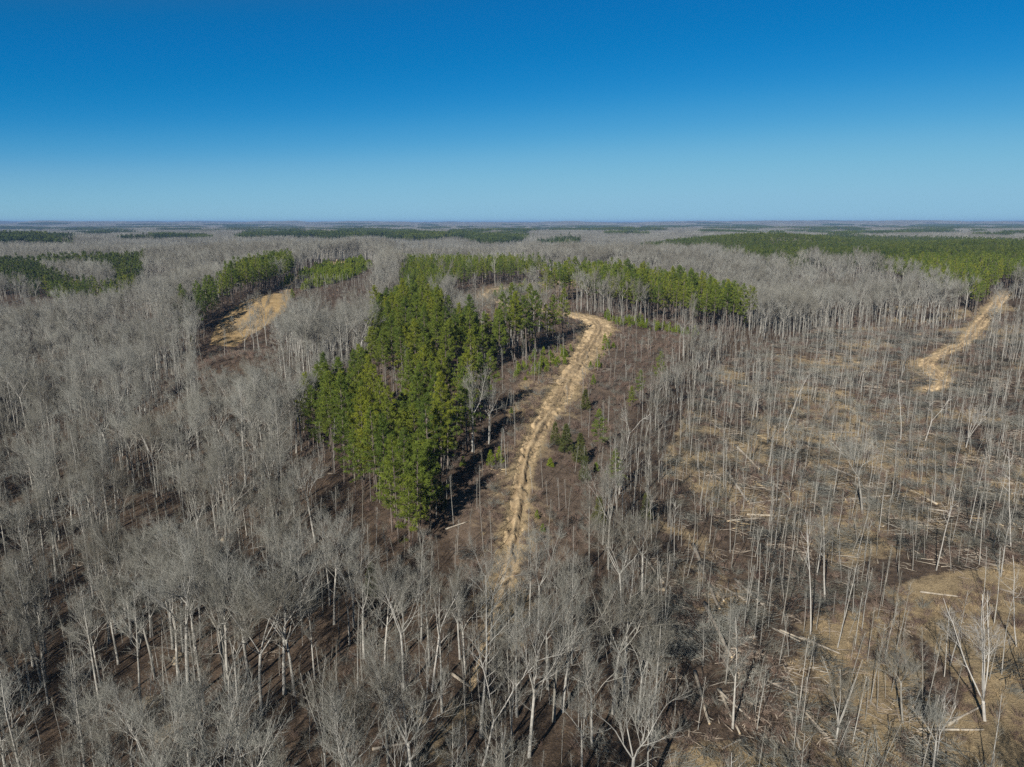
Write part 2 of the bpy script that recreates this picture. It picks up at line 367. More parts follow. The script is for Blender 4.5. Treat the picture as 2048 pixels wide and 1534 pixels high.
# ------------------------------------------------------------------ the ground sheet
def build_ground():
    az = np.radians(np.concatenate([np.arange(-180, -60, 4), np.arange(-60, -44, .8), np.arange(-44, 44, .14), np.arange(44, 60, .8), np.arange(60, 180.1, 4)]))
    r = np.concatenate([[2, 12, 25, 40, 55], np.geomspace(65, 1200, 560), np.geomspace(1215, 30000, 170)])
    R, A = np.meshgrid(r, az, indexing='ij'); X = R*np.sin(A); Y = R*np.cos(A)
    Z = height(X, Y)
    rc = np.hypot(X, Y); nk = (rc < 1000) & (Y > 0); dk_ = np.full(X.shape, 9.)
    dk_[nk] = np.minimum(dist_line(X[nk], Y[nk], TL), dist_line(X[nk], Y[nk], TLR)); Z = Z - .6*(1-sstep(-.5, .6, dk_))      # the bed worn by the wheels
    nr, na = X.shape
    i = np.arange(nr-1)[:, None]*na; j = np.arange(na-1)[None]
    Q = np.stack([i+j, i+na+j, i+na+j+1, i+j+1], -1).reshape(-1, 4)[:, ::-1]
    me = mesh_from('ground', np.stack([X, Y, Z], -1).reshape(-1, 3), None, Q, (M['ground'],), smooth=True)
    x = X.ravel(); y = Y.ravel(); z = Z.ravel(); px, py, f = project(x, y, z); rr = np.hypot(x, y)
    near = (rr < 1100) & (y > 0)
    tan = np.zeros_like(x); red = np.zeros_like(x)
    dt = np.full_like(x, 99); dt[near] = np.minimum(np.minimum(dist_line(x[near], y[near], TL), dist_line(x[near], y[near], TLR)), dist_line(x[near], y[near], TLL))
    tan = np.maximum(tan, .85*np.exp(-np.clip(dt, 0, 99)/(1.2+5.5*sstep(.35, .7, fbm(x/7, y/7, 83, 3)))))
    for q in ((1000,1225,2.5),(990,1262,3),(975,1300,2.5),(1035,1290,2),(925,1425,3.5),(905,1460,3),(880,1500,3)):
        gx, gy, _ = ground_px(q[0], q[1]); tan = np.maximum(tan, .62*np.exp(-((x-gx)**2+(y-gy)**2)/q[2]**2))
    for poly, v in ((Z_TANR, .72), (Z_TANC, .5), (Z_TANB, .5)):
        tan = np.maximum(tan, v*in_poly(px, py, poly)*near)
    up = in_poly(px, py, [(1010,830),(1040,760),(1110,700),(1190,650),(1230,660),(1190,760),(1110,830),(1060,890)])*near
    tan = np.maximum(tan, .60*up)
    up2 = in_poly(px, py, [(930,620),(960,572),(1110,560),(1230,555),(1240,575),(1000,625)])*near
    tan = np.maximum(tan, .5*up2)
    red = np.maximum(red, .58*in_poly(px, py, Z_BRUSH)*near); red = np.maximum(red, .42*in_poly(px, py, Z_CUT)*near); tan = np.maximum(tan, in_poly(px, py, Z_CUT)*near*(.14+.58*sstep(.40, .66, fbm(x/17, y/17, 88, 3))))
    # soften region edges
    for k in range(6):
        for a in (tan, red):
            g = a.reshape(nr, na); g[1:-1, 1:-1] = (g[1:-1, 1:-1]*2+g[:-2, 1:-1]+g[2:, 1:-1]+g[1:-1, :-2]+g[1:-1, 2:])/6
    far = sstep(900, 2500, rr)
    ca = me.color_attributes.new('zone', 'FLOAT_COLOR', 'POINT')
    ca.data.foreach_set('color', np.stack([tan, red, far, np.ones_like(x)], -1).astype(np.float32).ravel())
    o = obj('ground', me); tag(o, kind='structure'); return o
build_ground()

# ------------------------------------------------------------------ dirt tracks and clearings
def build_track(name, L, mat, ruts=True, seed=0, lift=0.0, worn=False):
    n = len(L); K = 29
    t = np.gradient(L[:, :2], axis=0); t /= np.linalg.norm(t, axis=1)[:, None]; nrm = np.stack([t[:, 1], -t[:, 0]], 1)
    c = np.linspace(-1, 1, K)
    hw = L[:, 2][:, None]*.41
    off = c[None]*(hw+1.2)
    s = np.arange(n)*.6
    wob = (fbm(s/9, s*0+seed, 5, 2)-.5)[:, None]*1.2
    X = L[:, 0:1]+nrm[:, 0:1]*off; Y = L[:, 1:2]+nrm[:, 1:2]*off
    Z = height(X, Y)
    e = (np.abs(off)/(hw+.01))
    prof = .26 - .62*sstep(.35, 1.15, e+1.1*(fbm(X/1.3, Y/1.3, 51+seed, 3)-.5)+1.9*(fbm(X/5, Y/5, 57+seed, 3)-.5)) - .5*sstep(.54, .66, fbm(X/1.9, Y/1.9, 53+seed, 3))*sstep(.1, .4, e)
    mud = np.zeros_like(X)
    if ruts:
        for cen in (-.95, .95, -.2, 1.75):
            if abs(cen) != .95: wob = (fbm(s/13, s*0+seed+cen*7, 15, 2)-.5)[:, None]*2.4
            depth = (.30 if abs(cen) == .95 else .30*np.clip((L[:, 2][:, None]-3.4)/2, 0, 1))*(.35+1.0*fbm(s/7, s*0+cen*9, 8, 2))[:, None]
            prof -= depth*np.exp(-((off-cen-wob)/.46)**2); mud = np.maximum(mud, np.clip(depth*3.6-.42, 0, .72)*np.exp(-((off-cen-wob)/.5)**2))
            prof += .09*np.exp(-((off-cen-wob-.8*np.sign(cen))/.35)**2)
    low = 1-sstep(30, 90, s)[:, None] if name == 'dirt_track' else (0*s[:, None]+float(worn))
    prof += lift
    prof -= low*(.10*np.exp(-(off/.42)**2)+.10*(fbm(X/2.2, Y/2.2, 66, 2)-.45))
    prof += (fbm(X/.55, Y/.55, 61, 3)-.5)*.3
    Z = Z+prof
    # fade out at both ends
    endf = np.clip(np.minimum(s, s[-1]-s)/5, 0, 1)[:, None]; Z -= .45*(1-endf)
    i = np.arange(n-1)[:, None]*K; j = np.arange(K-1)[None]
    Q = np.stack([i+j, i+j+1, i+K+j+1, i+K+j], -1).reshape(-1, 4)
    if np.cross(t[0], nrm[0]) < 0: Q = Q[:, ::-1]
    o = obj(name, mesh_from(name, np.stack([X, Y, Z], -1).reshape(-1, 3), None, Q, (mat,), smooth=True)); tag(o, kind='structure')
    ca = o.data.color_attributes.new('mud', 'FLOAT_COLOR', 'POINT'); m4 = np.repeat(mud.reshape(-1, 1), 4, 1).astype(np.float32); ca.data.foreach_set('color', m4.ravel()); return o
build_track('dirt_track', TL, M['track'])
build_track('forest_track', TLR, M['track'], True, 5, .22)
build_track('worn_track', TLW, M['track'], True, 3, -.02, True)
build_track('field_track', TLL, M['track'], True, 9)
def build_patch(name, wp, mat, step):
    wp = np.array(wp); mn = wp.min(0)-6; mx = wp.max(0)+6
    gx = np.arange(mn[0], mx[0], step); gy = np.arange(mn[1], mx[1], step); X, Y = np.meshgrid(gx, gy)
    ins = in_poly(X, Y, [tuple(p) for p in wp]).astype(float)
    for _ in range(4):
        g = np.pad(ins, 1, 'edge'); ins = (g[1:-1, 1:-1]*2+g[:-2, 1:-1]+g[2:, 1:-1]+g[1:-1, :-2]+g[1:-1, 2:])/6
    k = ins+(fbm(X/5, Y/5, 77, 3)-.5)*.5
    Z = height(X, Y)+np.clip((k-.5)*.7, -.5, .14)+(fbm(X/1.4, Y/1.4, 71, 3)-.5)*.22
    nr, na = X.shape; i = np.arange(nr-1)[:, None]*na; j = np.arange(na-1)[None]
    Q = np.stack([i+j, i+j+1, i+na+j+1, i+na+j], -1).reshape(-1, 4)
    Q = Q[(ins.ravel()[Q] > .03).any(1)]
    used = np.unique(Q); mp = np.full(X.size, -1); mp[used] = np.arange(len(used))
    V = np.stack([X, Y, Z], -1).reshape(-1, 3)[used]
    o = obj(name, mesh_from(name, V, None, mp[Q], (mat,), smooth=True)); tag(o, kind='structure'); return o
build_patch('clearing', WFIELD, M['clearing'], .8)
build_patch('clearing_pad', WPAD, M['track'], 1.5)

# ------------------------------------------------------------------ trees
def unit(v): return v/(np.linalg.norm(v)+1e-9)
def path(p0, d, L, n, up=.0, wig=.12):
    P = [np.array(p0, float)]; d = unit(np.array(d, float))
    for i in range(n):
        d = unit(d+np.array([0, 0, up])/n+rng.normal(size=3)*wig/math.sqrt(n)); P.append(P[-1]+d*L/n)
    return np.array(P)
def side_dir(d, ang):
    d = unit(d); r = rng.normal(size=3); a = unit(np.cross(d, r)); return unit(d*math.cos(ang)+a*math.sin(ang))
def at_path(P, f):
    k = f*(len(P)-1); i = min(int(k), len(P)-2); q = k-i
    return P[i]*(1-q)+P[i+1]*q, unit(P[i+1]-P[i])
def twigs_on(G, P, n, L, r, lo=.25, sub=4, ang=(.5, .95), up=.25):
    """fine twigs along a branch: each a spike carrying SUB smaller spikes"""
    A, B, R = [], [], []
    for k in range(n):
        f = lo+(1-lo)*(k+.6)/n; p, d = at_path(P, min(f, .999))
        dd = side_dir(d, rng.uniform(*ang)); dd = unit(dd+np.array([0, 0, up]))
        l = L*rng.uniform(.6, 1.15)*(1-.35*f); e = p+dd*l
        A.append(p); B.append(e); R.append(r)
        for q in range(sub):
            g = rng.uniform(.25, .95); pp = p+(e-p)*g
            d3 = unit(side_dir(dd, rng.uniform(.4, .9))+np.array([0, 0, up*.8]))
            A.append(pp); B.append(pp+d3*l*rng.uniform(.35, .65)); R.append(r*.72)
    p, d = at_path(P, .999); A.append(p); B.append(p+d*L*.5); R.append(r)
    G.spikes(A, B, np.array(R))
def trunk_tube(G, P, r0, r1, k=7, flare=1.45):
    n = len(P); t = np.linspace(0, 1, n); R = r0*(1-t)+r1*t; R[0] *= flare
    G.tube(P, R, k)
def bare_tree(H, form, q=1.0, thick=1.0):
    """returns (trunk Geo, crown Geo); q scales how many twigs, thick how wide they are"""
    T, Cn = Geo(), Geo(); r0 = H*.0115
    tw = .0135*thick; base = np.array([0, 0, -.8])
    def branch(p, d, L, r, lvl):
        P = path(p, d, L, 5 if lvl < 2 else 3, .35, .28)
        Cn.tube(P, np.linspace(r, max(r*.25, .012*thick), len(P)), 4 if lvl < 2 else 3, False)
        if lvl == 0:
            nb = int(round(7*q+2))
            for k in range(nb):
                f = .22+.76*(k+rng.random())/nb; pp, dd = at_path(P, f)
                branch(pp, unit(side_dir(dd, rng.uniform(.45, .9))+[0, 0, .25]), L*(.55-.28*f)*rng.uniform(.8, 1.25), r*.42*(1.1-f*.5), 1)
            twigs_on(Cn, P[2:], int(4*q)+1, L*.16+.5, tw)
        else:
            twigs_on(Cn, P, max(2, int(round((L*2.2+2)*q))), L*.42+.35, tw, .15, int(round(3*q+1)))
    if form == 'broad':
        fh = H*rng.uniform(.4, .52); P = path(base, [0, 0, 1], fh+.8, 6, 0, .05); trunk_tube(T, P, r0*1.1, r0*.72)
        nl = rng.integers(3, 6); a0 = rng.uniform(0, 6.28)
        for k in range(nl):
            a = a0+k*6.283/nl+rng.uniform(-.4, .4); tilt = rng.uniform(.22, .62)
            d = np.array([math.cos(a)*math.sin(tilt), math.sin(a)*math.sin(tilt), math.cos(tilt)])
            L = (H-fh)*rng.uniform(.8, 1.05)/max(.75, math.cos(tilt)); LP = path(P[-1]-[0, 0, .3], d, L*.55, 4, .3, .3)
            T.tube(LP, np.linspace(r0*.42, r0*.2, 5), 5, False)
            e, de = at_path(LP, .999); branch(e-de*.1, de, L*.5, r0*.2, 0)
            for s in range(3):
                f = rng.uniform(.25, .95); pp, dd = at_path(LP, f); branch(pp, side_dir(dd, rng.uniform(.45, .85)), L*.42*rng.uniform(.8, 1.2), r0*.2, 0)
        for k in range(2):
            pp, dd = at_path(P, rng.uniform(.6, .95)); branch(pp, side_dir(dd, rng.uniform(.9, 1.25)), H*.16, r0*.16, 1)
    elif form in ('tall', 'slender'):
        sl = form == 'slender'; rr = r0*(.62 if sl else .95)
        P = path(base, [rng.normal()*.03, rng.normal()*.03, 1], H+.6, 9, .0, .07); trunk_tube(T, P, rr, .025)
        nb = 13 if sl else 16; c0 = rng.uniform(.5, .62) if sl else rng.uniform(.38, .5)
        for k in range(nb):
            f = c0+(.97-c0)*(k+rng.random()*.8)/nb; pp, dd = at_path(P, f); g = (f-c0)/(1-c0)
            L = H*(.13 if sl else .25)*(1-.55*g)*(.6+.4*min(1, g*3))*rng.uniform(.75, 1.25)
            branch(pp, side_dir(dd, rng.uniform(.5, .85)*(1.1 if not sl else .9)), L, rr*(.16 if sl else .24)*(1.2-g), 1 if (sl or L < H*.14) else 0)
        twigs_on(Cn, P[6:], int(8*q), 1.3, tw)
    elif form == 'cutover':   # lone pole left after logging: few short crooked limbs high up
        P = path(base, [rng.normal()*.04, rng.normal()*.04, 1], H+.6, 9, .0, .1); trunk_tube(T, P, r0*.58, .03)
        for k in range(9):
            f = rng.uniform(.55, .97); pp, dd = at_path(P, f)
            LP = path(pp, side_dir(dd, rng.uniform(.4, .9)), H*.17*(1.2-f*.5)*rng.uniform(.5, 1.2), 4, .3, .35)
            Cn.tube(LP, np.linspace(r0*.2, .015*thick, 5), 4, False); twigs_on(Cn, LP, int(5*q)+1, 1.3, tw, .3, 3)
    elif form == 'snag':      # dead, nearly twigless
        fh = H*.55; P = path(base, [0, 0, 1], fh+.8, 6, 0, .08); trunk_tube(T, P, r0*.95, r0*.62)
        for k, (tilt, L) in enumerate(((.12, H*.45), (-.14, H*.36), (.5, H*.22))):
            a = rng.uniform(-.4, .4); d = np.array([math.sin(tilt)*math.cos(a), math.sin(a)*math.sin(abs(tilt)), math.cos(tilt)])
            LP = path(P[-1 if k < 2 else -2]-[0, 0, .15], d, L, 5, .25, .16); (T if k < 2 else Cn).tube(LP, np.linspace(r0*.5 if k < 2 else r0*.26, .04, 6), 6, False)
            for s in range(2):
                pp, dd = at_path(LP, rng.uniform(.3, .8)); SP_ = path(pp, side_dir(dd, .5), L*.3, 3, .3, .2)
                Cn.tube(SP_, np.linspace(r0*.2, .02, 4), 4, False); twigs_on(Cn, SP_, 1, .8, .012, .6, 0)
    elif form == 'forked':    # Y tree with long crooked bare limbs and few twigs
        fh = H*.42; P = path(base, [0, 0, 1], fh+.8, 6, 0, .12); trunk_tube(T, P, r0*.75, r0*.55)
        for k, s in enumerate((-1, 1)):
            tilt = .42*s; d = np.array([math.sin(tilt), rng.normal()*.15, math.cos(tilt)])
            LP = path(P[-1]-[0, 0, .15], d, H*.5, 7, .25, .38); T.tube(LP, np.linspace(r0*.42, .04, 8), 6, False)
            for q2 in range(7):
                pp, dd = at_path(LP, rng.uniform(.35, .98)); SP_ = path(pp, side_dir(dd, rng.uniform(.5, 1.)), H*.14, 3, .3, .4)
                Cn.tube(SP_, np.linspace(r0*.22, .02, 4), 4, False); twigs_on(Cn, SP_, 4, 1.3, .013, .3, 3)
    elif form == 'multi':     # vase: forks low into upswept stems carrying a fan of branches
        ns = 4; a0 = rng.uniform(0, 6.28); fh = H*.16; B = path(base, [0, 0, 1], fh+.8, 4, 0, .04); trunk_tube(T, B, r0*1.0, r0*.8)
        for k in range(ns):
            a = a0+k*6.283/ns+rng.uniform(-.3, .3); tilt = rng.uniform(.08, .36)
            d = np.array([math.cos(a)*math.sin(tilt), math.sin(a)*math.sin(tilt), math.cos(tilt)])
            P = path(B[-1]-[0, 0, .2], d, (H-fh)*rng.uniform(.8, 1.0), 8, .12, .15); trunk_tube(T, P, r0*.5, .025, 6, 1.0)
            for b in range(9):
                f = rng.uniform(.32, .96); pp, dd = at_path(P, f); branch(pp, side_dir(dd, rng.uniform(.4, .75)), H*.24*(1.2-f), r0*.15, 0 if f < .7 and rng.random() < .5 else 1)
    return T, Cn
def pine(H, q=1.0, blade=(.42, .075), crown0=.42, wid=.155, k=7):
    T, Cn = Geo(), Geo()
    P = path([0, 0, -.8], [rng.normal()*.015, rng.normal()*.015, 1], H+.6, 8, 0, .03); trunk_tube(T, P, H*.0098, .04, k, 1.25)
    C0, D0 = [], []
    nb = int(46*q+8)
    for i in range(nb):
        g = (i+rng.random())/nb; f = crown0+(1-crown0)*g
        if g < .2 and rng.random() < .45: continue
        p, d = at_path(P, min(f, .995)); a = i*2.4+rng.uniform(-.5, .5)
        prof = (1-g)**.75*1.12*(.5+.5*min(1, g*3.2))+.07
        L = max(.5, H*wid*prof*rng.uniform(.65, 1.25)); el = -.12+.75*g+rng.normal()*.15
        dd = np.array([math.cos(a)*math.cos(el), math.sin(a)*math.cos(el), math.sin(el)])
        B = path(p, dd, L, 4, .35, .2); T_r = max(.02, L*.016)
        Cn_b.tube(B, np.linspace(T_r, .012, 5), 3, False) if False else T.tube(B, np.linspace(T_r, .012, 5), 3, False)
        nt = max(2, int((L*4.2+2)*q))
        for t in range(nt):
            h = rng.uniform(.35, 1.02); c, bd = at_path(B, min(h, .999))
            c = c+rng.normal(size=3)*np.array([.3, .3, .18])*(.4+L*.16); C0.append(c); D0.append(unit(bd+np.array([0, 0, .5])))
    for t in range(int(8*q)+2):
        p, d = at_path(P, rng.uniform(.93, 1)); C0.append(p+rng.normal(size=3)*.2); D0.append(d)
    C0 = np.array(C0); D0 = np.array(D0); m = int(round(15 if q > .6 else 9 if q > .25 else 7))
    C = np.repeat(C0, m, 0)+rng.normal(size=(len(C0)*m, 3))*.10*blade[0]/.42; D = np.repeat(D0, m, 0)+rng.normal(size=(len(C0)*m, 3))*.75
    Cn.blades(C, D, blade[0]*rng.uniform(.7, 1.2, len(C)), blade[1])
    return T, Cn
def young_pine(H, blade=(.34, .07), nt=90, wid=.32):
    T, Cn = Geo(), Geo()
    T.tube(path([0, 0, -.3], [0, 0, 1], H+.2, 4, 0, .03), np.linspace(.06, .012, 5), 5)
    g = rng.random(nt)**1.25; a = rng.uniform(0, 6.28, nt); rad = H*wid*(1-g)**.8*np.sqrt(rng.uniform(.15, 1, nt))+.05
    C0 = np.stack([np.cos(a)*rad, np.sin(a)*rad, H*(.08+.92*g)], 1); D0 = np.stack([np.cos(a)*.6, np.sin(a)*.6, .7+0*a], 1)
    C = np.repeat(C0, 12, 0)+rng.normal(size=(nt*12, 3))*.07; D = np.repeat(D0, 12, 0)+rng.normal(size=(nt*12, 3))*.6
    Cn.blades(C, D, blade[0]*rng.uniform(.7, 1.2, len(C)), blade[1]); return T, Cn
def brush_geo(h=1.5, n=16, sub=5):
    G = Geo(); A, B, R = [], [], []
    for i in range(n):
        a = rng.uniform(0, 6.28); p = np.array([math.cos(a), math.sin(a), 0])*rng.uniform(0, .5)+[0, 0, -.1]
        d = unit(np.array([math.cos(a)*.55, math.sin(a)*.55, 1])+rng.normal(size=3)*.3); L = h*rng.uniform(.5, 1.15); e = p+d*L
        A.append(p); B.append(e); R.append(.02)
        for k in range(sub):
            q = p+d*L*rng.uniform(.3, .95); dd = unit(side_dir(d, rng.uniform(.4, 1.1))+np.array([0, 0, .2])); A.append(q); B.append(q+dd*L*rng.uniform(.25, .5)); R.append(.014)
    G.spikes(A, B, np.array(R)); return G

FORMS = [('broad', 16.5), ('broad', 18), ('broad', 15), ('tall', 17.5), ('tall', 16), ('tall', 19), ('slender', 14), ('slender', 12.5), ('slender', 15.5), ('multi', 13.5), ('cutover', 14), ('cutover', 12), ('cutover', 16)]
LOOK = {'broad': 'broad-crowned grey bare tree', 'tall': 'tall straight bare tree', 'slender': 'slender bare pole tree', 'multi': 'many-stemmed bare tree', 'cutover': 'thin sparse-limbed bare tree', 'snag': 'dead pale snag', 'forked': 'forked crooked bare tree'}
NEAR = []
for i, (fm, H) in enumerate(FORMS):
    T, Cn = bare_tree(H, fm, 1.0, .84)
    NEAR.append(dict(form=fm, H=H, T=T.mesh('bare_trunk', M['pale_bark'], True), C=Cn.mesh('bare_crown', M['twig'], False, M['pale_bark']), J=joined('bare_tree_mesh', [(T, M['pale_bark']), (Cn, M['twig'])], True)))
MIDL = []
for i, (fm, H) in enumerate([('broad', 16), ('broad', 17.5), ('tall', 17), ('tall', 15.5), ('slender', 14), ('cutover', 14)]):
    T, Cn = bare_tree(H, fm, .78 if fm == 'broad' else .5, 1.6); MIDL.append(joined('mid_tree_mesh', [(T, M['pale_bark']), (Cn, M['twig'])], True))
PNEAR = []
for i in range(6):
    H = [20, 21.5, 18, 20.5, 22.5, 17][i]; T, Cn = pine(H, crown0=[.30, .44, .22, .38, .48, .26][i], wid=[.19, .165, .20, .18, .17, .195][i])
    PNEAR.append(dict(H=H, T=T.mesh('pine_trunk', M['pine_bark'], True), C=Cn.mesh('pine_crown', M['needles']), J=joined('pine_mesh', [(T, M['pine_bark']), (Cn, M['needles'])])))
PMID = []
for i in range(4):
    T, Cn = pine(18+i, .5, (.62, .15), .42, .16, 5); PMID.append(joined('mid_pine_mesh', [(T, M['pine_bark']), (Cn, M['needles'])]))
PFAR = []
for i in range(4):
    T, Cn = pine(15+i, .2, (1.1, .42), .25, .17, 4); PFAR.append(joined('far_pine_mesh', [(T, M['pine_bark']), (Cn, M['far_needles'])]))
YNG = []
for i in range(4):
    T, Cn = young_pine([2.2, 2.8, 1.8, 3.4][i], wid=[.34, .3, .38, .27][i]); YNG.append(dict(T=T.mesh('young_pine_stem', M['pine_bark']), C=Cn.mesh('young_pine_foliage', M['young_needles']), J=joined('young_pine_mesh', [(T, M['pine_bark']), (Cn, M['young_needles'])])))
CED = []
for i in range(2):
    T, Cn = young_pine([6.5, 8][i], (.5, .1), 260, [.24, .21][i]); CED.append(dict(T=T.mesh('cedar_trunk', M['pine_bark']), C=Cn.mesh('cedar_foliage', M['cedar'])))
BRUSH = [brush_geo(1.7, 34, 6).mesh('brush_mesh', M['brush']), brush_geo(1.3, 40, 5).mesh('brush_mesh', M['brush']), brush_geo(2.4, 24, 8).mesh('brush_mesh', M['twig'])]
SAPL = []
for i in range(3):
    T, Cn = bare_tree([8, 10, 6.5][i], 'slender', .5, 1.0); SAPL.append(joined('sapling_mesh', [(T, M['pale_bark']), (Cn, M['twig'])]))
def grass_geo():
    G = Geo(); n = 46; a = rng.uniform(0, 6.28, n); r = .55*np.sqrt(rng.random(n))
    G.blades(np.stack([np.cos(a)*r, np.sin(a)*r, 0*a-.03], 1), np.stack([np.cos(a)*.5, np.sin(a)*.5, 1+0*a], 1)+rng.normal(size=(n, 3))*.3, rng.uniform(.3, .8, n), .06); return G
GRASS = [grass_geo().mesh('grass_mesh', M['dry_grass']) for _ in range(3)]
def slash_geo(n, ext, m):
    G = Geo(); base = rng.uniform(0, 3.14)
    for i in range(n):
        a = base+rng.normal()*.5 if rng.random() < .7 else rng.uniform(0, 6.28); L = rng.uniform(.8, 3.6)*ext/3; c = np.array([*rng.normal(size=2)*ext*.45, rng.uniform(.02, .35)])
        d = np.array([math.cos(a), math.sin(a), rng.normal()*.1]); G.tube([c-d*L/2, c+d*L*.05+rng.normal(size=3)*.06, c+d*L/2], np.array([.05, .042, .018])*rng.uniform(.4, 1.5), 4)
    return G.mesh('slash_mesh', m)
SLASH = [slash_geo(16, 3, M['slash']), slash_geo(12, 3.5, M['log']), slash_geo(20, 2.4, M['slash']), slash_geo(9, 3, M['cut_wood'])]
def brushpile():
    G = Geo(); base = rng.uniform(0, 3.14); A, B = [], []
    for i in range(160):
        a = base+rng.normal()*.45; c = np.array([*rng.normal(size=2)*1.3, abs(rng.normal())*.5]); L = rng.uniform(1, 3.2)
        d = np.array([math.cos(a), math.sin(a), rng.normal()*.22]); A.append(c-d*L/2); B.append(c+d*L/2)
    G.spikes(A, B, rng.uniform(.015, .04, 160)); return G.mesh('felled_crown_mesh', M['twig'])
PILE = [brushpile() for _ in range(3)]
def patch_bare(size, n, tw):
    Tn, Cn = Geo(), Geo()
    for i in range(n):
        x, y = rng.uniform(-.5, .5, 2)*size; H = rng.uniform(10, 17); b = np.array([x, y, 0]); k = 46
        Tn.tube([b+[0, 0, -3], b+[0, 0, H*.5], b+[rng.normal()*.4, rng.normal()*.4, H*.95]], [.26*tw/.1, .2*tw/.1, .05], 3, False)
        cz = H*rng.uniform(.42, .98, k); a = rng.uniform(0, 6.28, k); L = H*.24*rng.uniform(.5, 1.1, k)*(1.25-cz/H)
        A = b+np.stack([0*a, 0*a, cz], 1); rad = rng.uniform(0, .75, k)*H*.18*(cz/H < .9); A[:, 0] += np.cos(a)*rad; A[:, 1] += np.sin(a)*rad
        D = np.stack([np.cos(a)*.7, np.sin(a)*.7, .9+0*a], 1)+rng.normal(size=(k, 3))*.35; Cn.spikes(A, A+D*L[:, None], tw)
    return joined('bare_wood_patch', [(Tn, M['pale_bark']), (Cn, M['twig'])])
PATCH = [patch_bare(40, 46, .085) for _ in range(3)]
PATCH2 = [patch_bare(90, 110, .2) for _ in range(3)]
def patch_pine(size, n):
    Tn, Cn = Geo(), Geo()
    for i in range(n):
        x, y = rng.uniform(-.5, .5, 2)*size; H = rng.uniform(14, 20); k = 60; cz = H*rng.uniform(.25, 1, k); a = rng.uniform(0, 6.28, k)
        rad = H*.16*(1.08-cz/H)*1.3*rng.uniform(.3, 1, k); C = np.stack([x+np.cos(a)*rad, y+np.sin(a)*rad, cz], 1)
        Cn.blades(C, np.stack([np.cos(a), np.sin(a), .6+0*a], 1)+rng.normal(size=(k, 3))*.5, 2.2, 1.1)
        Tn.tube([[x, y, -3], [x, y, H*.6]], [.3, .2], 3, False)
    return joined('pine_wood_patch', [(Tn, M['pine_bark']), (Cn, M['far_needles'])])
PPATCH = [patch_pine(50, 70) for _ in range(2)]

# ------------------------------------------------------------------ scattering of what nobody could count
def scatter(name, protos, pts, pid, rot, scl):
    pts = np.asarray(pts, np.float32)
    col = bpy.data.collections.new(name+'_kinds')
    for k, me in enumerate(protos):
        col.objects.link(bpy.data.objects.new('%02d_%s' % (k, name), me))
    me = bpy.data.meshes.new(name); me.vertices.add(len(pts)); me.vertices.foreach_set('co', pts.ravel())
    a = me.attributes.new('pid', 'INT', 'POINT'); a.data.foreach_set('value', np.asarray(pid, np.int32))
    r3 = np.zeros((len(pts), 3), np.float32); r3[:, 2] = rot
    if np.ndim(rot) == 2: r3 = np.asarray(rot, np.float32)
    a = me.attributes.new('rot', 'FLOAT_VECTOR', 'POINT'); a.data.foreach_set('vector', r3.ravel())
    s3 = np.asarray(scl, np.float32); s3 = np.repeat(s3[:, None], 3, 1) if s3.ndim == 1 else s3
    a = me.attributes.new('scl', 'FLOAT_VECTOR', 'POINT'); a.data.foreach_set('vector', np.ascontiguousarray(s3).ravel())
    o = obj(name, me); tag(o, kind='stuff')
    ng = bpy.data.node_groups.new(name, 'GeometryNodeTree')
    ng.interface.new_socket('Geometry', in_out='INPUT', socket_type='NodeSocketGeometry'); ng.interface.new_socket('Geometry', in_out='OUTPUT', socket_type='NodeSocketGeometry')
    N = ng.nodes; gi = N.new('NodeGroupInput'); go = N.new('NodeGroupOutput'); iop = N.new('GeometryNodeInstanceOnPoints'); ci = N.new('GeometryNodeCollectionInfo')
    ci.inputs['Collection'].default_value = col; ci.inputs['Separate Children'].default_value = True; ci.inputs['Reset Children'].default_value = True
    def na(nm, ty):
        n = N.new('GeometryNodeInputNamedAttribute'); n.data_type = ty; n.inputs['Name'].default_value = nm
        return [s for s in n.outputs if s.enabled and s.name == 'Attribute'][0]
    L = ng.links; L.new(gi.outputs[0], iop.inputs['Points']); L.new(ci.outputs[0], iop.inputs['Instance'])
    iop.inputs['Pick Instance'].default_value = True
    L.new(na('pid', 'INT'), iop.inputs['Instance Index']); L.new(na('rot', 'FLOAT_VECTOR'), iop.inputs['Rotation']); L.new(na('scl', 'FLOAT_VECTOR'), iop.inputs['Scale'])
    L.new(iop.outputs[0], go.inputs[0])
    mo = o.modifiers.new('scatter', 'NODES'); mo.node_group = ng
    return o
def jgrid(r0, r1, step, azmax=46, jit=.48):
    X, Y = np.meshgrid(np.arange(-r1, r1, step), np.arange(-20 if r0 < 60 else 0, r1, step)); x = X.ravel(); y = Y.ravel()
    x = x+rng.uniform(-jit, jit, len(x))*step; y = y+rng.uniform(-jit, jit, len(y))*step; r = np.hypot(x, y)
    k = (r >= r0) & (r < r1) & (np.abs(np.degrees(np.arctan2(x, y))) < azmax+ (25 if r0 < 60 else 0)*np.exp(-r/120)); return x[k], y[k]
def zone(x, y):
    z = height(x, y); px, py, f = project(x, y, z); return z, px, py, np.hypot(x, y)
def in_pines(px, py, r):
    m = np.zeros(px.shape, bool)
    for poly, lo, hi in ((Z_FRONT, 120, 240), (Z_MID, 215, 480), (Z_BACK, 400, 720), (Z_ARC, 300, 540), (Z_LFIELD, 230, 620)):
        m |= in_poly(px, py, poly) & (r > lo) & (r < hi)
    return m
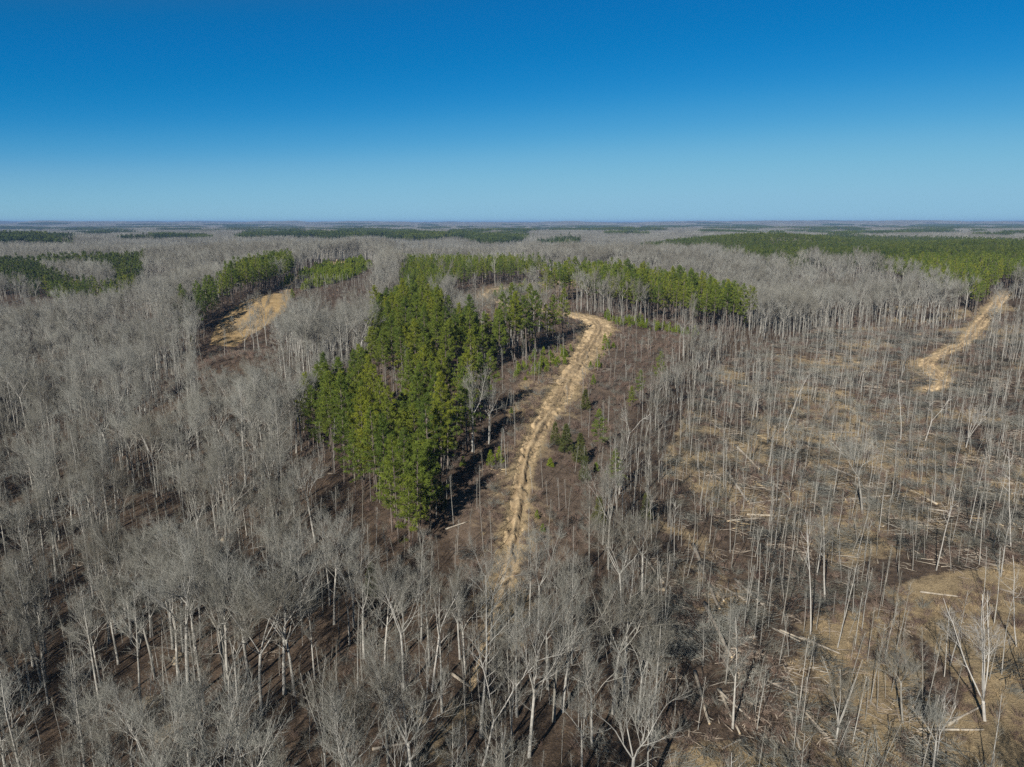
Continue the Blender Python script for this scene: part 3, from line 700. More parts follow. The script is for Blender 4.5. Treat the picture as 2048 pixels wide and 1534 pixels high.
def opening(px, py, r):
    m = np.zeros(px.shape, bool)
    for poly, lo in (([(780,520),(860,498),(1010,510),(1090,550),(1240,552),(1260,590),(1190,612),(1100,625),(1130,650),(1020,690),(940,690),(900,640),(900,600),(800,560)], 290),
                     ([(560,600),(590,556),(640,530),(720,518),(760,535),(745,590),(730,648),(620,648),(600,616)], 330), ([(385,745),(405,690),(440,635),(482,602),(575,582),(606,600),(610,645),(575,720),(545,800),(440,825)], 200)):
        m |= in_poly(px, py, poly) & (r > lo)
    return m
def in_plant(px, py, r):
    m = in_poly(px, py, Z_LPLANT) & ~in_poly(px, py, Z_LGAP) & (r > 480) & (r < 1100)
    return m | (in_poly(px, py, Z_RPLANT) & ~in_poly(px, py, [(1500,493),(1600,490),(1640,497),(1560,500)]) & (r > 420) & (r < 2100))
def clear_of(x, y, m=1.5):
    d = np.minimum(np.minimum(dist_line(x, y, TL), dist_line(x, y, TLR)), dist_line(x, y, TLL)); ok = d > m
    for wp in (WFIELD, WPAD): ok &= ~in_poly(x, y, wp)
    return ok

# ---- heroes: trees one can point to in the photo (base pixel, top pixel, form, label, white bark?)
HERO = [
 ((864,1383),(870,1172),'snag','dead pale snag with split top on the bare slope below the track',1),
 ((965,1530),(992,1290),'forked','crooked Y-shaped bare tree with twigless limbs at the bottom edge',1),
 ((728,1316),(705,1085),'broad','dark-trunked bare tree with spreading pale limbs beside a dark cedar',0),
 ((1969,1441),(1960,1165),'multi','white-limbed vase-shaped tree standing by the tan grass',1),
 ((1059,1514),(1075,1228),'broad','bushy bare tree just right of the crooked Y-shaped tree',0),
 ((1108,1443),(1120,1160),'broad','large fan-crowned bare tree below the lower end of the track',0),
 ((1125,1424),(1155,1180),'broad','fan-crowned bare tree standing against the larger one below the track',0),
 ((1246,1394),(1240,1110),'tall','tall tree with many upright branches on the slope below the brush',0),
 ((962,1473),(960,1140),'tall','tall narrow pale tree standing at the foot of the dirt track',0),
 ((934,1521),(942,1300),'slender','slender pale pole between the split snag and the Y-shaped tree',0),
 ((920,1318),(915,1140),'broad','small round-crowned bare tree beside the foot of the dirt track',0),
 ((378,1405),(365,1075),'broad','large forked bare tree over the dark ground of the dense wood',0),
 ((460,1458),(440,1225),'forked','bare tree with one crooked white limb reaching sideways',0),
 ((284,1450),(262,1180),'tall','tall bare tree rising from a pale sandstone outcrop',0),
 ((350,1469),(315,1310),'slender','slender bare tree just below the pale sandstone outcrop',0),
 ((221,1533),(165,1375),'broad','leaning bare tree with sweeping limbs at the bottom corner',0),
 ((651,1534),(650,1330),'multi','many-stemmed vase-shaped bare tree at the bottom edge of the wood',0),
 ((820,1534),(805,1290),'tall','dark-trunked bare tree beside felled branches at the bottom edge',0),
 ((1621,1270),(1640,1045),'cutover','slender tree with a bright barkless foot among the felled logs',1),
 ((1872,1140),(1895,955),'cutover','pale two-pronged tree in the open cutover by dark wet ground',1),
 ((2023,1095),(2046,895),'cutover','thick white tree trunk at the edge of the frame',1),
 ((2033,1293),(2014,1100),'cutover','thin white tree with a hooked top over the tan grass',1),
 ((1872,1521),(1885,1385),'forked','contorted white forked tree in shade at the bottom edge',1),
 ((1806,1446),(1795,1280),'broad','wide low bare tree with a dense twiggy crown in the cutover',0),
 ((1672,1484),(1695,1300),'multi','clump of pale stems beside the stacked split wood',0),
 ((1566,871),(1616,744),'cutover','leaning pale tree bending over the felled slope',1),
 ((1648,832),(1661,735),'cutover','pale leaning pole behind the felled slope',0),
 ((1801,883),(1817,760),'cutover','pale pole in front of the bend of the forest track',1),
 ((1850,883),(1884,780),'forked','white leaning tree with broken crown in front of the forest track',1),
 ((1932,895),(1962,788),'multi','white vase of stems in front of the forest track',1),
 ((1725,1027),(1717,850),'broad','pale round-crowned tree alone in the middle of the felled area',0),
 ((1250,910),(1275,800),'forked','leaning broken bare tree above the cedars on the brushy slope',1),
 ((1290,880),(1310,790),'broad','broad bare tree behind the leaning broken tree',0),
 ((630,1085),(600,905),'broad','broad pale bare tree at the foot of the pine stand',0),
 ((1650,1200),(1655,1010),'tall','tall bare tree with pale limbs above the felled logs',0),
]
hero_xy = []
def lean_of(bx, by, tx, ty):
    x, y, z = ground_px(bx, by); u, fy, dz = px_dir(tx, ty)
    t = y/fy; topz = CAMZ+dz*t; dx = u*t-x; H = max(6., topz-z)
    return (x, y, z), H, math.atan2(dx, H)
for (b, t, fm, lab, wh) in HERO:
    (x, y, z), H, an = lean_of(*b, *t)
    T, Cn = bare_tree(H, fm, .95 if fm != 'snag' else 1.0, .78)
    o = empty('snag' if fm == 'snag' else 'bare_tree', (x, y, z), lab, 'snag' if fm == 'snag' else 'tree')
    obj('trunk', T.mesh('trunk', M['white_bark' if wh else 'pale_bark'], True), o); obj('crown', Cn.mesh('crown', M['white_twig' if wh else 'twig'], False, M['white_bark' if wh else 'pale_bark']), o)
    o.rotation_euler = (0, max(-.3, min(.3, an)), 0)
    hero_xy.append((x, y)); print('hero', fm, b, 'dist %.0f z %.1f H %.1f' % (math.hypot(x, y), z, H))
hero_xy = np.array(hero_xy)

LAND = [((864,1280),'the split dead snag'), ((965,1430),'the crooked Y-shaped tree'), ((1005,1200),'the foot of the dirt track'), ((1969,1300),'the white vase-shaped tree'),
 ((1110,1300),'the large fan-crowned tree'), ((310,1390),'the sandstone outcrop'), ((1040,980),'the rutted middle of the dirt track'), ((800,1060),'the front tip of the pine stand'),
 ((1600,1290),'the felled log pile'), ((1870,755),'the bend of the forest track'), ((1725,940),'the round-crowned tree in the felled area'), ((460,640),'the tan clearing'), ((60,1480),'the dark hollow in the corner'),
 ((640,860),'the outer corner of the pine stand'), ((1320,740),'the lone bushy pine'), ((1160,740),'the upper bend of the dirt track'), ((2023,1000),'the thick white trunk'), ((378,1240),'the large forked tree'), ((1480,650),'the far tip of the pine arc'), ((200,1000),'the middle of the dense wood'), ((1240,960),'the small pine on the brush'), ((1450,1180),'the fallen trunks in the hollow'), ((30,560),'the square pine plantation')]
ORD = ['first', 'second', 'third', 'fourth', 'fifth', 'sixth', 'seventh', 'eighth', 'ninth', 'tenth', 'eleventh', 'twelfth', 'thirteenth', 'fourteenth', 'fifteenth', 'sixteenth', 'seventeenth', 'eighteenth', 'nineteenth', 'twentieth']
def place_labels(looks, pxs, pys):
    """a label that singles each one out: its look, and its rank outwards from a landmark in one direction"""
    key = {}
    for i, (lk, x, y) in enumerate(zip(looks, pxs, pys)):
        d = [math.hypot(x-p[0], (y-p[1])*1.3) for p, _ in LAND]; j = int(np.argmin(d)); (lx, ly), nm = LAND[j]
        a = math.degrees(math.atan2(-(y-ly), x-lx)) % 360
        w = 'right of' if a < 45 or a >= 315 else 'behind' if a < 135 else 'left of' if a < 225 else 'in front of'
        key.setdefault((lk, w, nm), []).append((d[j], i))
    out = [None]*len(looks)
    for (lk, w, nm), L in key.items():
        L.sort()
        for n, (d, i) in enumerate(L):
            out[i] = f'{lk} {w} {nm}' if len(L) == 1 else f'{ORD[min(n, 19)]} {lk} {w} {nm}'
    return out
def pick(x, y, z, px, py, f, H, n):
    """indices of the n that show largest in the frame"""
    tx, ty, tf = project(x, y, z+H)
    vis = (px > 8) & (px < 2040) & (ty < 1500) & (ty > 300) & (py < 1640) & (tx > 0) & (tx < 2048)
    s = np.where(vis, H/f, 0); o = np.argsort(-s)[:n]; return o[s[o] > 0]
def make_individuals(kind, cat, group, protos, x, y, z, pid, rot, scl, looks, px, py, names=('trunk', 'crown')):
    labs = place_labels(looks, px, py)
    first = {}
    for i in range(len(x)):
        p = protos[pid[i]]
        if pid[i] not in first:
            o = empty(kind, (x[i], y[i], z[i]), labs[i], cat, group)
            first[pid[i]] = [obj(names[0], p['T'], o), obj(names[1], p['C'], o)]
        else:
            o = empty(kind, (x[i], y[i], z[i]), labs[i], cat, group)
            for src in first[pid[i]]:
                c = src.copy(); COL.objects.link(c); c.parent = o
        o.rotation_euler = (0, 0, rot[i]); o.scale = scl[i] if np.ndim(scl[i]) else (scl[i],)*3

# ---- bare wood within 900 m
x, y = jgrid(48, 900, 3.9)
z, px, py, r = zone(x, y)
dens = np.full(len(x), .44)*(.35+1.15*sstep(.3, .62, fbm(x/26, y/26, 91, 3)))
dens = np.where(r > 260, dens*1.15, dens*.84)
br = in_poly(px, py, Z_BRUSH) & (r < 420); dens = np.where(br, .05, dens)
ct = in_poly(px, py, Z_CUT) & (r < 420); dens = np.where(ct, .13+.26*(fbm(x/30, y/30, 92, 2) > .55), dens)
for poly, v in ((Z_TANR, .10), (Z_TANC, .10), (Z_TANB, .16)): dens = np.where(in_poly(px, py, poly) & (r < 420), v, dens)
low = in_poly(px, py, [(560,1560),(600,1330),(760,1150),(900,1130),(1060,1190),(1290,1230),(1330,1560)]) & (r < 200); dens = np.where(low, .30, dens)
mid = in_poly(px, py, [(1240,900),(1340,740),(1420,680),(1500,690),(1400,900),(1330,1100),(1180,1150)]) & (r < 420); dens = np.where(mid, .48, dens)
frt = in_poly(px, py, [(560,890),(690,985),(752,1050),(800,1085),(850,1070),(878,1010),(935,1040),(940,1240),(720,1240),(650,1110)]) & (r < 220); dens = np.where(frt, .08, dens)
hol = in_poly(px, py, [(-60,1600),(-60,1480),(60,1430),(150,1470),(170,1600)]); dens = np.where(hol, .06, dens)
pn = in_pines(px, py, r); dens = np.where(pn | in_poly(px, py, [(650,860),(740,740),(1060,700),(1130,650),(1150,680),(1020,860)]) & (r < 420), .012, dens); dens = np.where(in_plant(px, py, r), 0, dens); dens = np.where(in_poly(px, py, [(-200,600),(90,606),(120,630),(245,622),(290,575),(330,575),(270,665),(110,675),(-200,640)]) & (r > 380), .10, dens)
gap = in_poly(px, py, [(780,520),(860,498),(1010,510),(1090,550),(1240,552),(1260,590),(1190,612),(1100,625),(1130,650),(1020,690),(940,690),(900,640),(900,600),(800,560)]) & (r > 290); dens = np.where(gap, .02, dens)
gapl = in_poly(px, py, [(560,600),(590,556),(640,530),(720,518),(760,535),(745,590),(730,648),(620,648),(600,616)]) & (r > 330); dens = np.where(gapl, np.where(py > 564, .85, .03), dens)
rpf = in_poly(px, py, [(1400,556),(1560,560),(1625,545),(1730,552),(1790,570),(1850,595),(1955,635),(1990,615),(2010,600),(2400,605),(2400,660),(2010,655),(1960,680),(1880,660),(1780,620),(1640,592)]) & (r > 330); dens = np.where(rpf, .16, dens)
arcf = in_poly(px, py, [(1085,605),(1130,612),(1200,630),(1300,655),(1400,672),(1510,668),(1520,720),(1400,705),(1300,670),(1200,650)]) & (r > 250); dens = np.where(arcf, .30, dens)
fld = in_poly(px, py, [(385,745),(405,690),(440,635),(482,602),(575,582),(606,600),(610,645),(575,720),(545,800),(440,825)]) & (r > 200); dens = np.where(fld, .012, dens)
keep = (rng.random(len(x)) < dens) & clear_of(x, y, 1.2)
for hx, hy in hero_xy: keep &= (x-hx)**2+(y-hy)**2 > 7
x, y, z, px, py, r, ct, low, br = [a[keep] for a in (x, y, z, px, py, r, ct, low, br)]
n = len(x); u = rng.random(n)
pid = np.where(u < .23, 0, np.where(u < .41, 1, np.where(u < .54, 2, np.where(u < .60, 3, np.where(u < .67, 4, np.where(u < .72, 5, np.where(u < .80, 6, np.where(u < .88, 7, np.where(u < .95, 8, 9)))))))))
u2 = rng.random(n); sl = np.where(u2 < .16, 10, np.where(u2 < .32, 11, np.where(u2 < .46, 12, np.where(u2 < .62, 6, np.where(u2 < .78, 7, np.where(u2 < .88, 8, np.where(u2 < .95, 4, 2)))))))
pid = np.where(ct | br | (mid[keep] & (rng.random(n) < .7)), sl, pid)
arcf = arcf[keep]; gapl = gapl[keep]; pid = np.where(arcf | gapl, rng.choice([6, 7, 8, 10, 11], n), pid); frt = frt[keep]; pid = np.where(frt, np.where(rng.random(n) < .6, 6, 7), pid); lw = ~(ct | br | mid[keep] | frt | arcf | gapl); big = rng.random(n) < .62; pid = np.where(lw, np.where(big, rng.choice([0, 0, 1, 1, 2, 2, 3, 4, 5], n), rng.choice([6, 7, 8, 3, 10], n)), pid)
scl = rng.uniform(.70, 1.10, n); scl = np.where(lw, np.where(big, rng.uniform(.95, 1.32, n)*(.8+.4*fbm(x/22, y/22, 98, 2)), rng.uniform(.6, 1.05, n)), scl); scl = np.where(ct, scl*.95, scl); scl = np.where(br, scl*.6, scl); scl = np.where(gapl, scl*.5, scl); scl = np.where(arcf, scl*.85, scl); scl = np.where(mid[keep] | low, scl*.88, scl)
rot = rng.uniform(0, 6.28, n); H = np.array([p['H'] for p in NEAR])[pid]*scl
_, _, f = project(x, y, z)
sel = pick(x, y, z, px, py, f, H, 262)
looks = [('small ' if scl[i] < .82 else 'big ' if scl[i] > 1.03 else '')+LOOK[NEAR[pid[i]]['form']] for i in sel]
make_individuals('bare_tree', 'tree', 'bare trees of the winter wood', NEAR, x[sel], y[sel], z[sel], pid[sel], rot[sel], scl[sel], looks, px[sel], py[sel]-F*H[sel]*.5/f[sel])
rest = np.ones(n, bool); rest[sel] = False
nearr = rest & (r < 340); farr = rest & ~(r < 340)
mp = np.array([0, 1, 0, 2, 3, 2, 4, 4, 4, 0, 5, 5, 5])
scatter('bare_wood', [p['J'] for p in NEAR]+MIDL, np.stack([x, y, z], 1)[rest], np.where(r < 340, pid, 13+mp[pid])[rest], rot[rest], scl[rest])
print('bare', n, 'individual', len(sel))

# ---- saplings, brush, dry grass, slash
x, y = jgrid(48, 430, 3.0); z, px, py, r = zone(x, y)
d = np.full(len(x), .50); d = np.where(in_poly(px, py, Z_BRUSH), .16, d); d = np.where(in_poly(px, py, Z_CUT), .36, d); d = np.where(in_poly(px, py, Z_TANR), .08, d)
k = (rng.random(len(x)) < d) & clear_of(x, y, 1.0) & ~opening(px, py, r) & ~(in_pines(px, py, r) & (rng.random(len(x)) < .6)); x, y, z = x[k], y[k], z[k]; n = len(x)
scatter('sapling_growth', SAPL, np.stack([x, y, z], 1), rng.integers(0, 3, n), rng.uniform(0, 6.28, n), rng.uniform(.5, 1.15, n))
x, y = jgrid(48, 480, 1.7); z, px, py, r = zone(x, y); nz = fbm(x/9, y/9, 95, 3)
d = np.full(len(x), .03); d = np.where(in_poly(px, py, Z_BRUSH), .85*sstep(.36, .58, nz)+.06, d); d = np.where(in_poly(px, py, Z_CUT), .5*sstep(.42, .65, nz)+.04, d)
d = np.where(in_pines(px, py, r), .25, d); d = np.where(opening(px, py, r), .30, d); d = np.where(r > 400, d*.4, d)
k = (rng.random(len(x)) < d) & clear_of(x, y, .6); x, y, z = x[k], y[k], z[k]; n = len(x)
scatter('undergrowth', BRUSH, np.stack([x, y, z], 1), rng.choice(3, n, p=[.45, .4, .15]), rng.uniform(0, 6.28, n), rng.uniform(.5, 1.15, n)); print('brush', n)
x, y = jgrid(48, 480, 1.15); z, px, py, r = zone(x, y); nz = fbm(x/6, y/6, 96, 3)
dt = np.minimum(dist_line(x, y, TL), dist_line(x, y, TLR))
d = .22*np.exp(-np.clip(dt, 0, 99)/2.0)*(dt > -.2)
d = np.maximum(d, .75*sstep(.42, .6, nz)*in_poly(px, py, Z_TANR)); d = np.maximum(d, .4*sstep(.45, .65, nz)*(in_poly(px, py, Z_TANC) | in_poly(px, py, Z_TANB)))
d = np.maximum(d, .55*sstep(.42, .6, nz)*in_poly(px, py, [(1010,830),(1040,760),(1110,700),(1190,650),(1230,660),(1190,760),(1110,830),(1060,890)]))
k = rng.random(len(x)) < d; x, y, z = x[k], y[k], z[k]; n = len(x)
scatter('dry_grass', GRASS, np.stack([x, y, z], 1), rng.integers(0, 3, n), rng.uniform(0, 6.28, n), rng.uniform(.5, 1.3, n)); print('grass', n)
x, y = jgrid(48, 400, 3.2); z, px, py, r = zone(x, y); nz = fbm(x/18, y/18, 97, 2)
cut = in_poly(px, py, Z_CUT); d = np.where(cut, .40+.6*sstep(.40, .56, nz), .016); d = np.where(in_poly(px, py, Z_TANC), .7, d); d = np.where(in_poly(px, py, Z_TANR), .08, d); d = np.where(low_ := in_poly(px, py, [(560,1560),(600,1330),(900,1230),(1290,1230),(1330,1560)]), .06, d)
k = (rng.random(len(x)) < d) & clear_of(x, y, 1.0); x, y, z = x[k], y[k], z[k]; n = len(x)
scatter('logging_debris', SLASH+PILE, np.stack([x, y, z], 1), rng.choice(7, n, p=[.18, .14, .17, .03, .16, .16, .16]), rng.uniform(0, 6.28, n), rng.uniform(.6, 1.4, n)); print('slash', n)

# ---- pines of the ridge stands
x, y = jgrid(110, 720, 4.1); z, px, py, r = zone(x, y)
d = np.where(in_pines(px, py, r), .78, 0); d = np.where(in_poly(px, py, Z_BACK), d*.6, d); d = np.where(in_poly(px, py, Z_ARC), d*.75, d)
d = d*np.where(in_poly(px, py, [(742,770),(800,775),(850,800),(835,850),(790,905),(752,880)]), .10, 1)
d = d*np.where(in_poly(px, py, [(860,850),(1030,825),(1030,860),(900,1000)]) & (r < 240), .55, 1)
d = np.where(in_poly(px, py, [(606,885),(640,925),(690,975),(735,930),(700,860),(640,848)]) & (r < 240), 1.0, d)
k = (rng.random(len(x)) < d) & clear_of(x, y, 1.5); x, y, z, px, py, r = [a[k] for a in (x, y, z, px, py, r)]
n = len(x); pid = rng.integers(0, 6, n); pid = np.where((py > 960) & (py > 1.2*px-10+120*(px > 800)), rng.choice([0, 2, 5], n), pid); scl = rng.uniform(.82, 1.14, n); scl = np.where(in_poly(px, py, Z_BACK), scl*.8, scl); rot = rng.uniform(0, 6.28, n); H = np.array([p['H'] for p in PNEAR])[pid]*scl; _, _, f = project(x, y, z)
sel = pick(x, y, z, px, py, f, H, 290)
looks = [('short' if H[i] < 18.5 else 'tall' if H[i] > 21.5 else 'green')+' pine' for i in sel]
make_individuals('pine_tree', 'tree', 'pines of the stand beside the dirt track', PNEAR, x[sel], y[sel], z[sel], pid[sel], rot[sel], scl[sel], looks, px[sel], py[sel]-F*H[sel]*.6/f[sel])
rest = np.ones(n, bool); rest[sel] = False
scatter('pine_wood', [p['J'] for p in PNEAR]+PMID, np.stack([x, y, z], 1)[rest], np.where(r < 300, pid, 6+pid % 4)[rest], rot[rest], scl[rest]); print('pines', n)
# ---- plantations
x, y = jgrid(430, 2100, 5.2, 46); z, px, py, r = zone(x, y)
k = in_plant(px, py, r) & clear_of(x, y, 1.5) & (rng.random(len(x)) < .88) & ((r < 1000) | (rng.random(len(x)) < .7)); x, y, z, r = x[k], y[k], z[k], r[k]; n = len(x)
scatter('pine_plantation', PMID+PFAR, np.stack([x, y, z], 1), np.where(r < 650, 0, 4)+rng.integers(0, 4, n), rng.uniform(0, 6.28, n), rng.uniform(.78, 1.12, n)); print('plantation', n)

# ---- lone pines, cedars and young pines
LONE = [((1318,768),(1318,703),'lone bushy pine between bare trees beside the brushy slope'), ((1278,800),(1280,740),'ragged small pine just below the lone bushy pine'), ((1262,822),(1262,772),'narrow yellow-green pine lowest of the three on the brushy slope'),
 ((1198,905),(1200,818),'thin-crowned pine behind the cedar clump'), ((1232,990),(1233,898),'bright conical pine standing alone on the brush below the cedars'), ((357,672),(356,606),'bushy pine standing apart before the pine row of the clearing'), ((1465,640),(1465,600),'small pine at the end of the pine arc'), ((1490,655),(1492,635),'smallest pine past the end of the pine arc'), ((1178,545),(1178,512),'dark pine standing above the bare wood behind the ridge')]
for k, (b, t, lab) in enumerate(LONE):
    (x0, y0, z0), H, an = lean_of(*b, *t); o = empty('pine_tree', (x0, y0, z0), lab, 'tree'); p = PNEAR[[2, 0, 5][k % 3]]
    obj('trunk', p['T'], o); obj('crown', p['C'], o); s = H/p['H']; o.scale = (s*1.15, s*1.15, s); o.rotation_euler[2] = k*1.3
CEDS = [((1132,905),(1128,850),'tallest dark cedar of the clump right of the dirt track'), ((1110,890),(1106,862),'small dark cedar at the near end of the cedar clump'), ((1160,925),(1155,868),'brownish cedar at the far end of the cedar clump'), ((1168,962),(1166,930),'low dark cedar alone below the cedar clump'), ((745,1192),(748,1145),'dark cedar behind the tree with spreading pale limbs'), ((905,900),(905,870),'dark cedar in the shade at the edge of the pine stand'), ((880,1020),(880,985),'low cedar in the pine shadow beside the brush'), ((1050,700),(1050,672),'column-shaped cedar against the shaded pine trunks'), ((1197,1048),(1197,1020),'slim olive cedar among thin poles'), ((1290,1040),(1290,1000),'slim green cedar among poles, the one nearer the cutover'), ((1170,820),(1168,795),'small dark cedar just right of the worn track'), ((385,690),(383,668),'dark cedar at the near end of the tan clearing')]
for k, (b, t, lab) in enumerate(CEDS):
    (x0, y0, z0), H, an = lean_of(*b, *t); H = min(H, 9); o = empty('cedar', (x0, y0, z0), lab, 'cedar tree', 'dark cedars'); p = CED[k % 2]
    obj('trunk', p['T'], o); obj('foliage', p['C'], o); s = H/[6.5, 8][k % 2]; o.scale = (s*1.1, s*1.1, s); o.rotation_euler[2] = k
YZ = [([(1015,755),(1050,725),(1105,695),(1145,700),(1148,725),(1110,742),(1040,765)], .42, 'in the thicket left of the worn track', 300), ([(1205,632),(1280,640),(1350,655),(1400,668),(1395,676),(1300,660),(1210,648)], .5, 'in the green strip along the ridge edge', 380),
 ([(1165,690),(1215,650),(1240,680),(1200,740),(1190,790)], .2, '', 300), ([(905,760),(1030,830),(1000,930),(930,1010)], .03, '', 240), ([(1050,960),(1190,880),(1220,1050),(1080,1090)], .03, '', 200),
 ([(560,575),(590,556),(640,530),(725,520),(745,535),(690,562),(600,585),(640,548)], .36, '', 900), ([(780,516),(860,500),(1000,512),(1050,532),(900,532),(800,530)], .4, '', 1000), ([(975,600),(1000,585),(1060,578),(1090,590),(1040,612)], .12, '', 520), ([(455,690),(475,668),(500,672),(485,692)], .3, '', 320), ([(560,598),(585,592),(590,602),(570,606)], .3, '', 470)]
x, y = jgrid(120, 900, 1.9, 40); z, px, py, r = zone(x, y); d = np.zeros(len(x))
for poly, v, _, rm in YZ: d = np.where(in_poly(px, py, poly) & (r < rm), v, d)
k = (rng.random(len(x)) < d) & clear_of(x, y, .3); x, y, z, px, py, r = [a[k] for a in (x, y, z, px, py, r)]; n = len(x)
pid = rng.integers(0, 4, n); scl = rng.uniform(.5, 1.25, n)*np.where(r > 420, 1.7, 1.0); rot = rng.uniform(0, 6.28, n); H = np.array([2.2, 2.8, 1.8, 3.4])[pid]*scl; _, _, f = project(x, y, z)
sel = pick(x, y, z, px, py, f, H, 230)
make_individuals('young_pine', 'young pine', 'yellow-green young pines along the ridge', YNG, x[sel], y[sel], z[sel], pid[sel], rot[sel], scl[sel], [('tall ' if H[i] > 2.7 else 'small ' if H[i] < 1.7 else '')+'yellow-green young pine' for i in sel], px[sel], py[sel], ('stem', 'foliage'))
rest = np.ones(n, bool); rest[sel] = False
scatter('young_pine_growth', [p['J'] for p in YNG], np.stack([x, y, z], 1)[rest], pid[rest], rot[rest], scl[rest]); print('young', n)

# ---- the wood beyond 900 m as patches, pines far off
def dark_far(x, y):
    az = np.degrees(np.arctan2(x, y)); r = np.hypot(x, y)
    m = (az > -40) & (az < -32) & (r > 1450) & (r < 1900)
    m |= (az > -19) & (az < 1) & (r > 1750+60*np.sin(az)) & (r < 2150) & (fbm(az/2.2, r/300, 41, 2) > .34)
    m |= (az > -30) & (az < -18) & (r > 1900) & (r < 2300) & (fbm(az/1.5, r/300, 42, 2) > .52)
    m |= (az > -3) & (az < 4.5) & (r > 1500) & (r < 1700) & (fbm(az/1.5, r/200, 44, 2) > .5)
    m |= (r > 2400) & (fbm(az/3+9, np.log(r)*9, 43, 3) > .62)
    return m
x, y = jgrid(880, 3000, 33, 46); dk = dark_far(x, y); z, px, py, r = zone(x, y); pq = [zone(x*q, y*q) for q in (1.03, 1.06)]; k = ~dk & ~in_plant(px, py, r)
for q in pq: k &= ~in_plant(q[1], q[2], q[3])

x, y, z = x[k], y[k], z[k]; n = len(x)
scatter('distant_wood', PATCH, np.stack([x, y, z-1], 1), rng.integers(0, 3, n), rng.uniform(0, 6.28, n), rng.uniform(.85, 1.1, n)); print('patch', n)
x, y = jgrid(2980, 12000, 82, 46); dk = dark_far(x, y); k = ~dk; x, y = x[k], y[k]; z = height(x, y); n = len(x)
scatter('horizon_wood', PATCH2, np.stack([x, y, z-1], 1), rng.integers(0, 3, n), rng.uniform(0, 6.28, n), rng.uniform(.85, 1.15, n)); print('patch2', n)
x, y = jgrid(1400, 9000, 48, 46); k = dark_far(x, y); x, y = x[k], y[k]; z = height(x, y); n = len(x)
scatter('distant_pine_wood', PPATCH, np.stack([x, y, z-1], 1), rng.integers(0, 2, n), rng.uniform(0, 6.28, n), rng.uniform(.9, 1.2, n)); print('ppatch', n)
for k, (p, h, lab) in enumerate((((1122,461), 30, 'dark pine clump tree rising above the far wood, the rounder one'), ((1140,461), 33, 'tallest dark pine rising above the far wood'), ((1160,462), 27, 'smallest of the dark pines rising above the far wood'))):
    u, fy, dz = px_dir(p[0], 474); x0, y0 = u*1560, fy*1560; z0 = float(height(np.array([x0]), np.array([y0]))[0]); o = empty('pine_tree', (x0, y0, z0), lab, 'tree')
    T, Cn = pine(h, .3, (1.3, .5), .2, .22, 5); obj('trunk', T.mesh('trunk', M['pine_bark']), o); obj('crown', Cn.mesh('crown', M['far_needles']), o)

# ------------------------------------------------------------------ felled logs, rocks, bale, mast
def log_mesh(L, r, stubs=2):
    G = Geo(); n = 7; t = np.linspace(-.5, .5, n); P = np.stack([t*L, np.cumsum(rng.normal(size=n))*.03*L/6, np.cumsum(rng.normal(size=n))*.012*L/6], 1)
    G.tube(P, np.linspace(r, r*.55, n), 8)
    for s in range(stubs):
        p, d = at_path(P, rng.uniform(.45, .95)); q = path(p, side_dir(d, .8), L*.09, 2, .1, .2); G.tube(q, np.linspace(r*.4, .02, 3), 5)
    return G, P
def log_meshes(L, r):
    G, P = log_mesh(L, r); E = Geo()
    for e, rr, s in ((0, r*.93, -1), (-1, r*.5, 1)):
        c = P[e]; d = unit(P[1]-P[0] if e == 0 else P[-1]-P[-2])*s; E.tube([c-d*.02, c+d*.025], [rr, rr], 8)
    return G.mesh('log_body', M['log'], False), E.mesh('log_cut_end', M['cut_wood'])
LOGS = [log_meshes(L, r) for L, r in ((9, .24), (6.5, .2), (11, .28), (4.5, .17), (3.2, .22))]
LLEN = [9, 6.5, 11, 4.5, 3.2]
hand = [((1385,1085),(1425,1180)), ((1392,1110),(1450,1245)), ((1405,1200),(1470,1330)), ((1470,1160),(1530,1215)), ((1440,1380),(1480,1470)), ((1390,1345),(1420,1450)), ((1545,1258),(1600,1285)), ((1560,1262),(1630,1290)), ((1600,1275),(1680,1310)), ((1540,1365),(1600,1395)), ((1590,1400),(1660,1480)), ((1578,1410),(1600,1500)), ((1620,1440),(1700,1520)), ((1435,1380),(1500,1440)), ((905,1350),(940,1376)), ((745,1500),(830,1485)), ((890,1060),(935,1045)), ((1470,890),(1520,940)), ((1530,950),(1580,1000)), ((1450,940),(1500,1010)), ((1700,880),(1760,860)), ((1720,900),(1790,915)), ((1650,930),(1720,960)), ((1690,1000),(1800,990)), ((1800,1010),(1900,1025)), ((1590,1020),(1650,1060)), ((1840,1185),(1920,1195)), ((2000,1180),(2040,1190)), ((760,1360),(815,1340)), ((820,1420),(900,1385))]
lx, ly, la, lz, lp, ls, bases = [], [], [], [], [], [], []
for a, b in hand:
    p, q = ground_px(*a), ground_px(*b); L = math.dist(p[:2], q[:2]); k = int(np.argmin([abs(l-L) for l in LLEN])); lx.append((p[0]+q[0])/2); ly.append((p[1]+q[1])/2); la.append(math.atan2(q[1]-p[1], q[0]-p[0])); lp.append(k); ls.append(min(1.5, max(.7, L/LLEN[k])))
X, Y = jgrid(60, 330, 6.5, 40); Z, PX, PY, R = zone(X, Y); k = in_poly(PX, PY, Z_CUT) & (fbm(X/18, Y/18, 97, 2) > .50) & (rng.random(len(X)) < .6) & (PX < 2040) & (PY < 1525); 
for a, b in zip(X[k], Y[k]):
    lx.append(a); ly.append(b); la.append(rng.normal()*.6+(2.2 if fbm(np.array([a/40]), np.array([b/40]), 12, 1)[0] > .5 else .3)); lp.append(int(rng.integers(0, 5))); ls.append(rng.uniform(.6, 1.0))
lx, ly = np.array(lx), np.array(ly); lz = height(lx, ly); px, py, f = project(lx, ly, lz)
labs = place_labels([('long grey felled log', 'felled log', 'long thick felled log', 'short felled log', 'stubby cut log')[k] for k in lp], px, py)
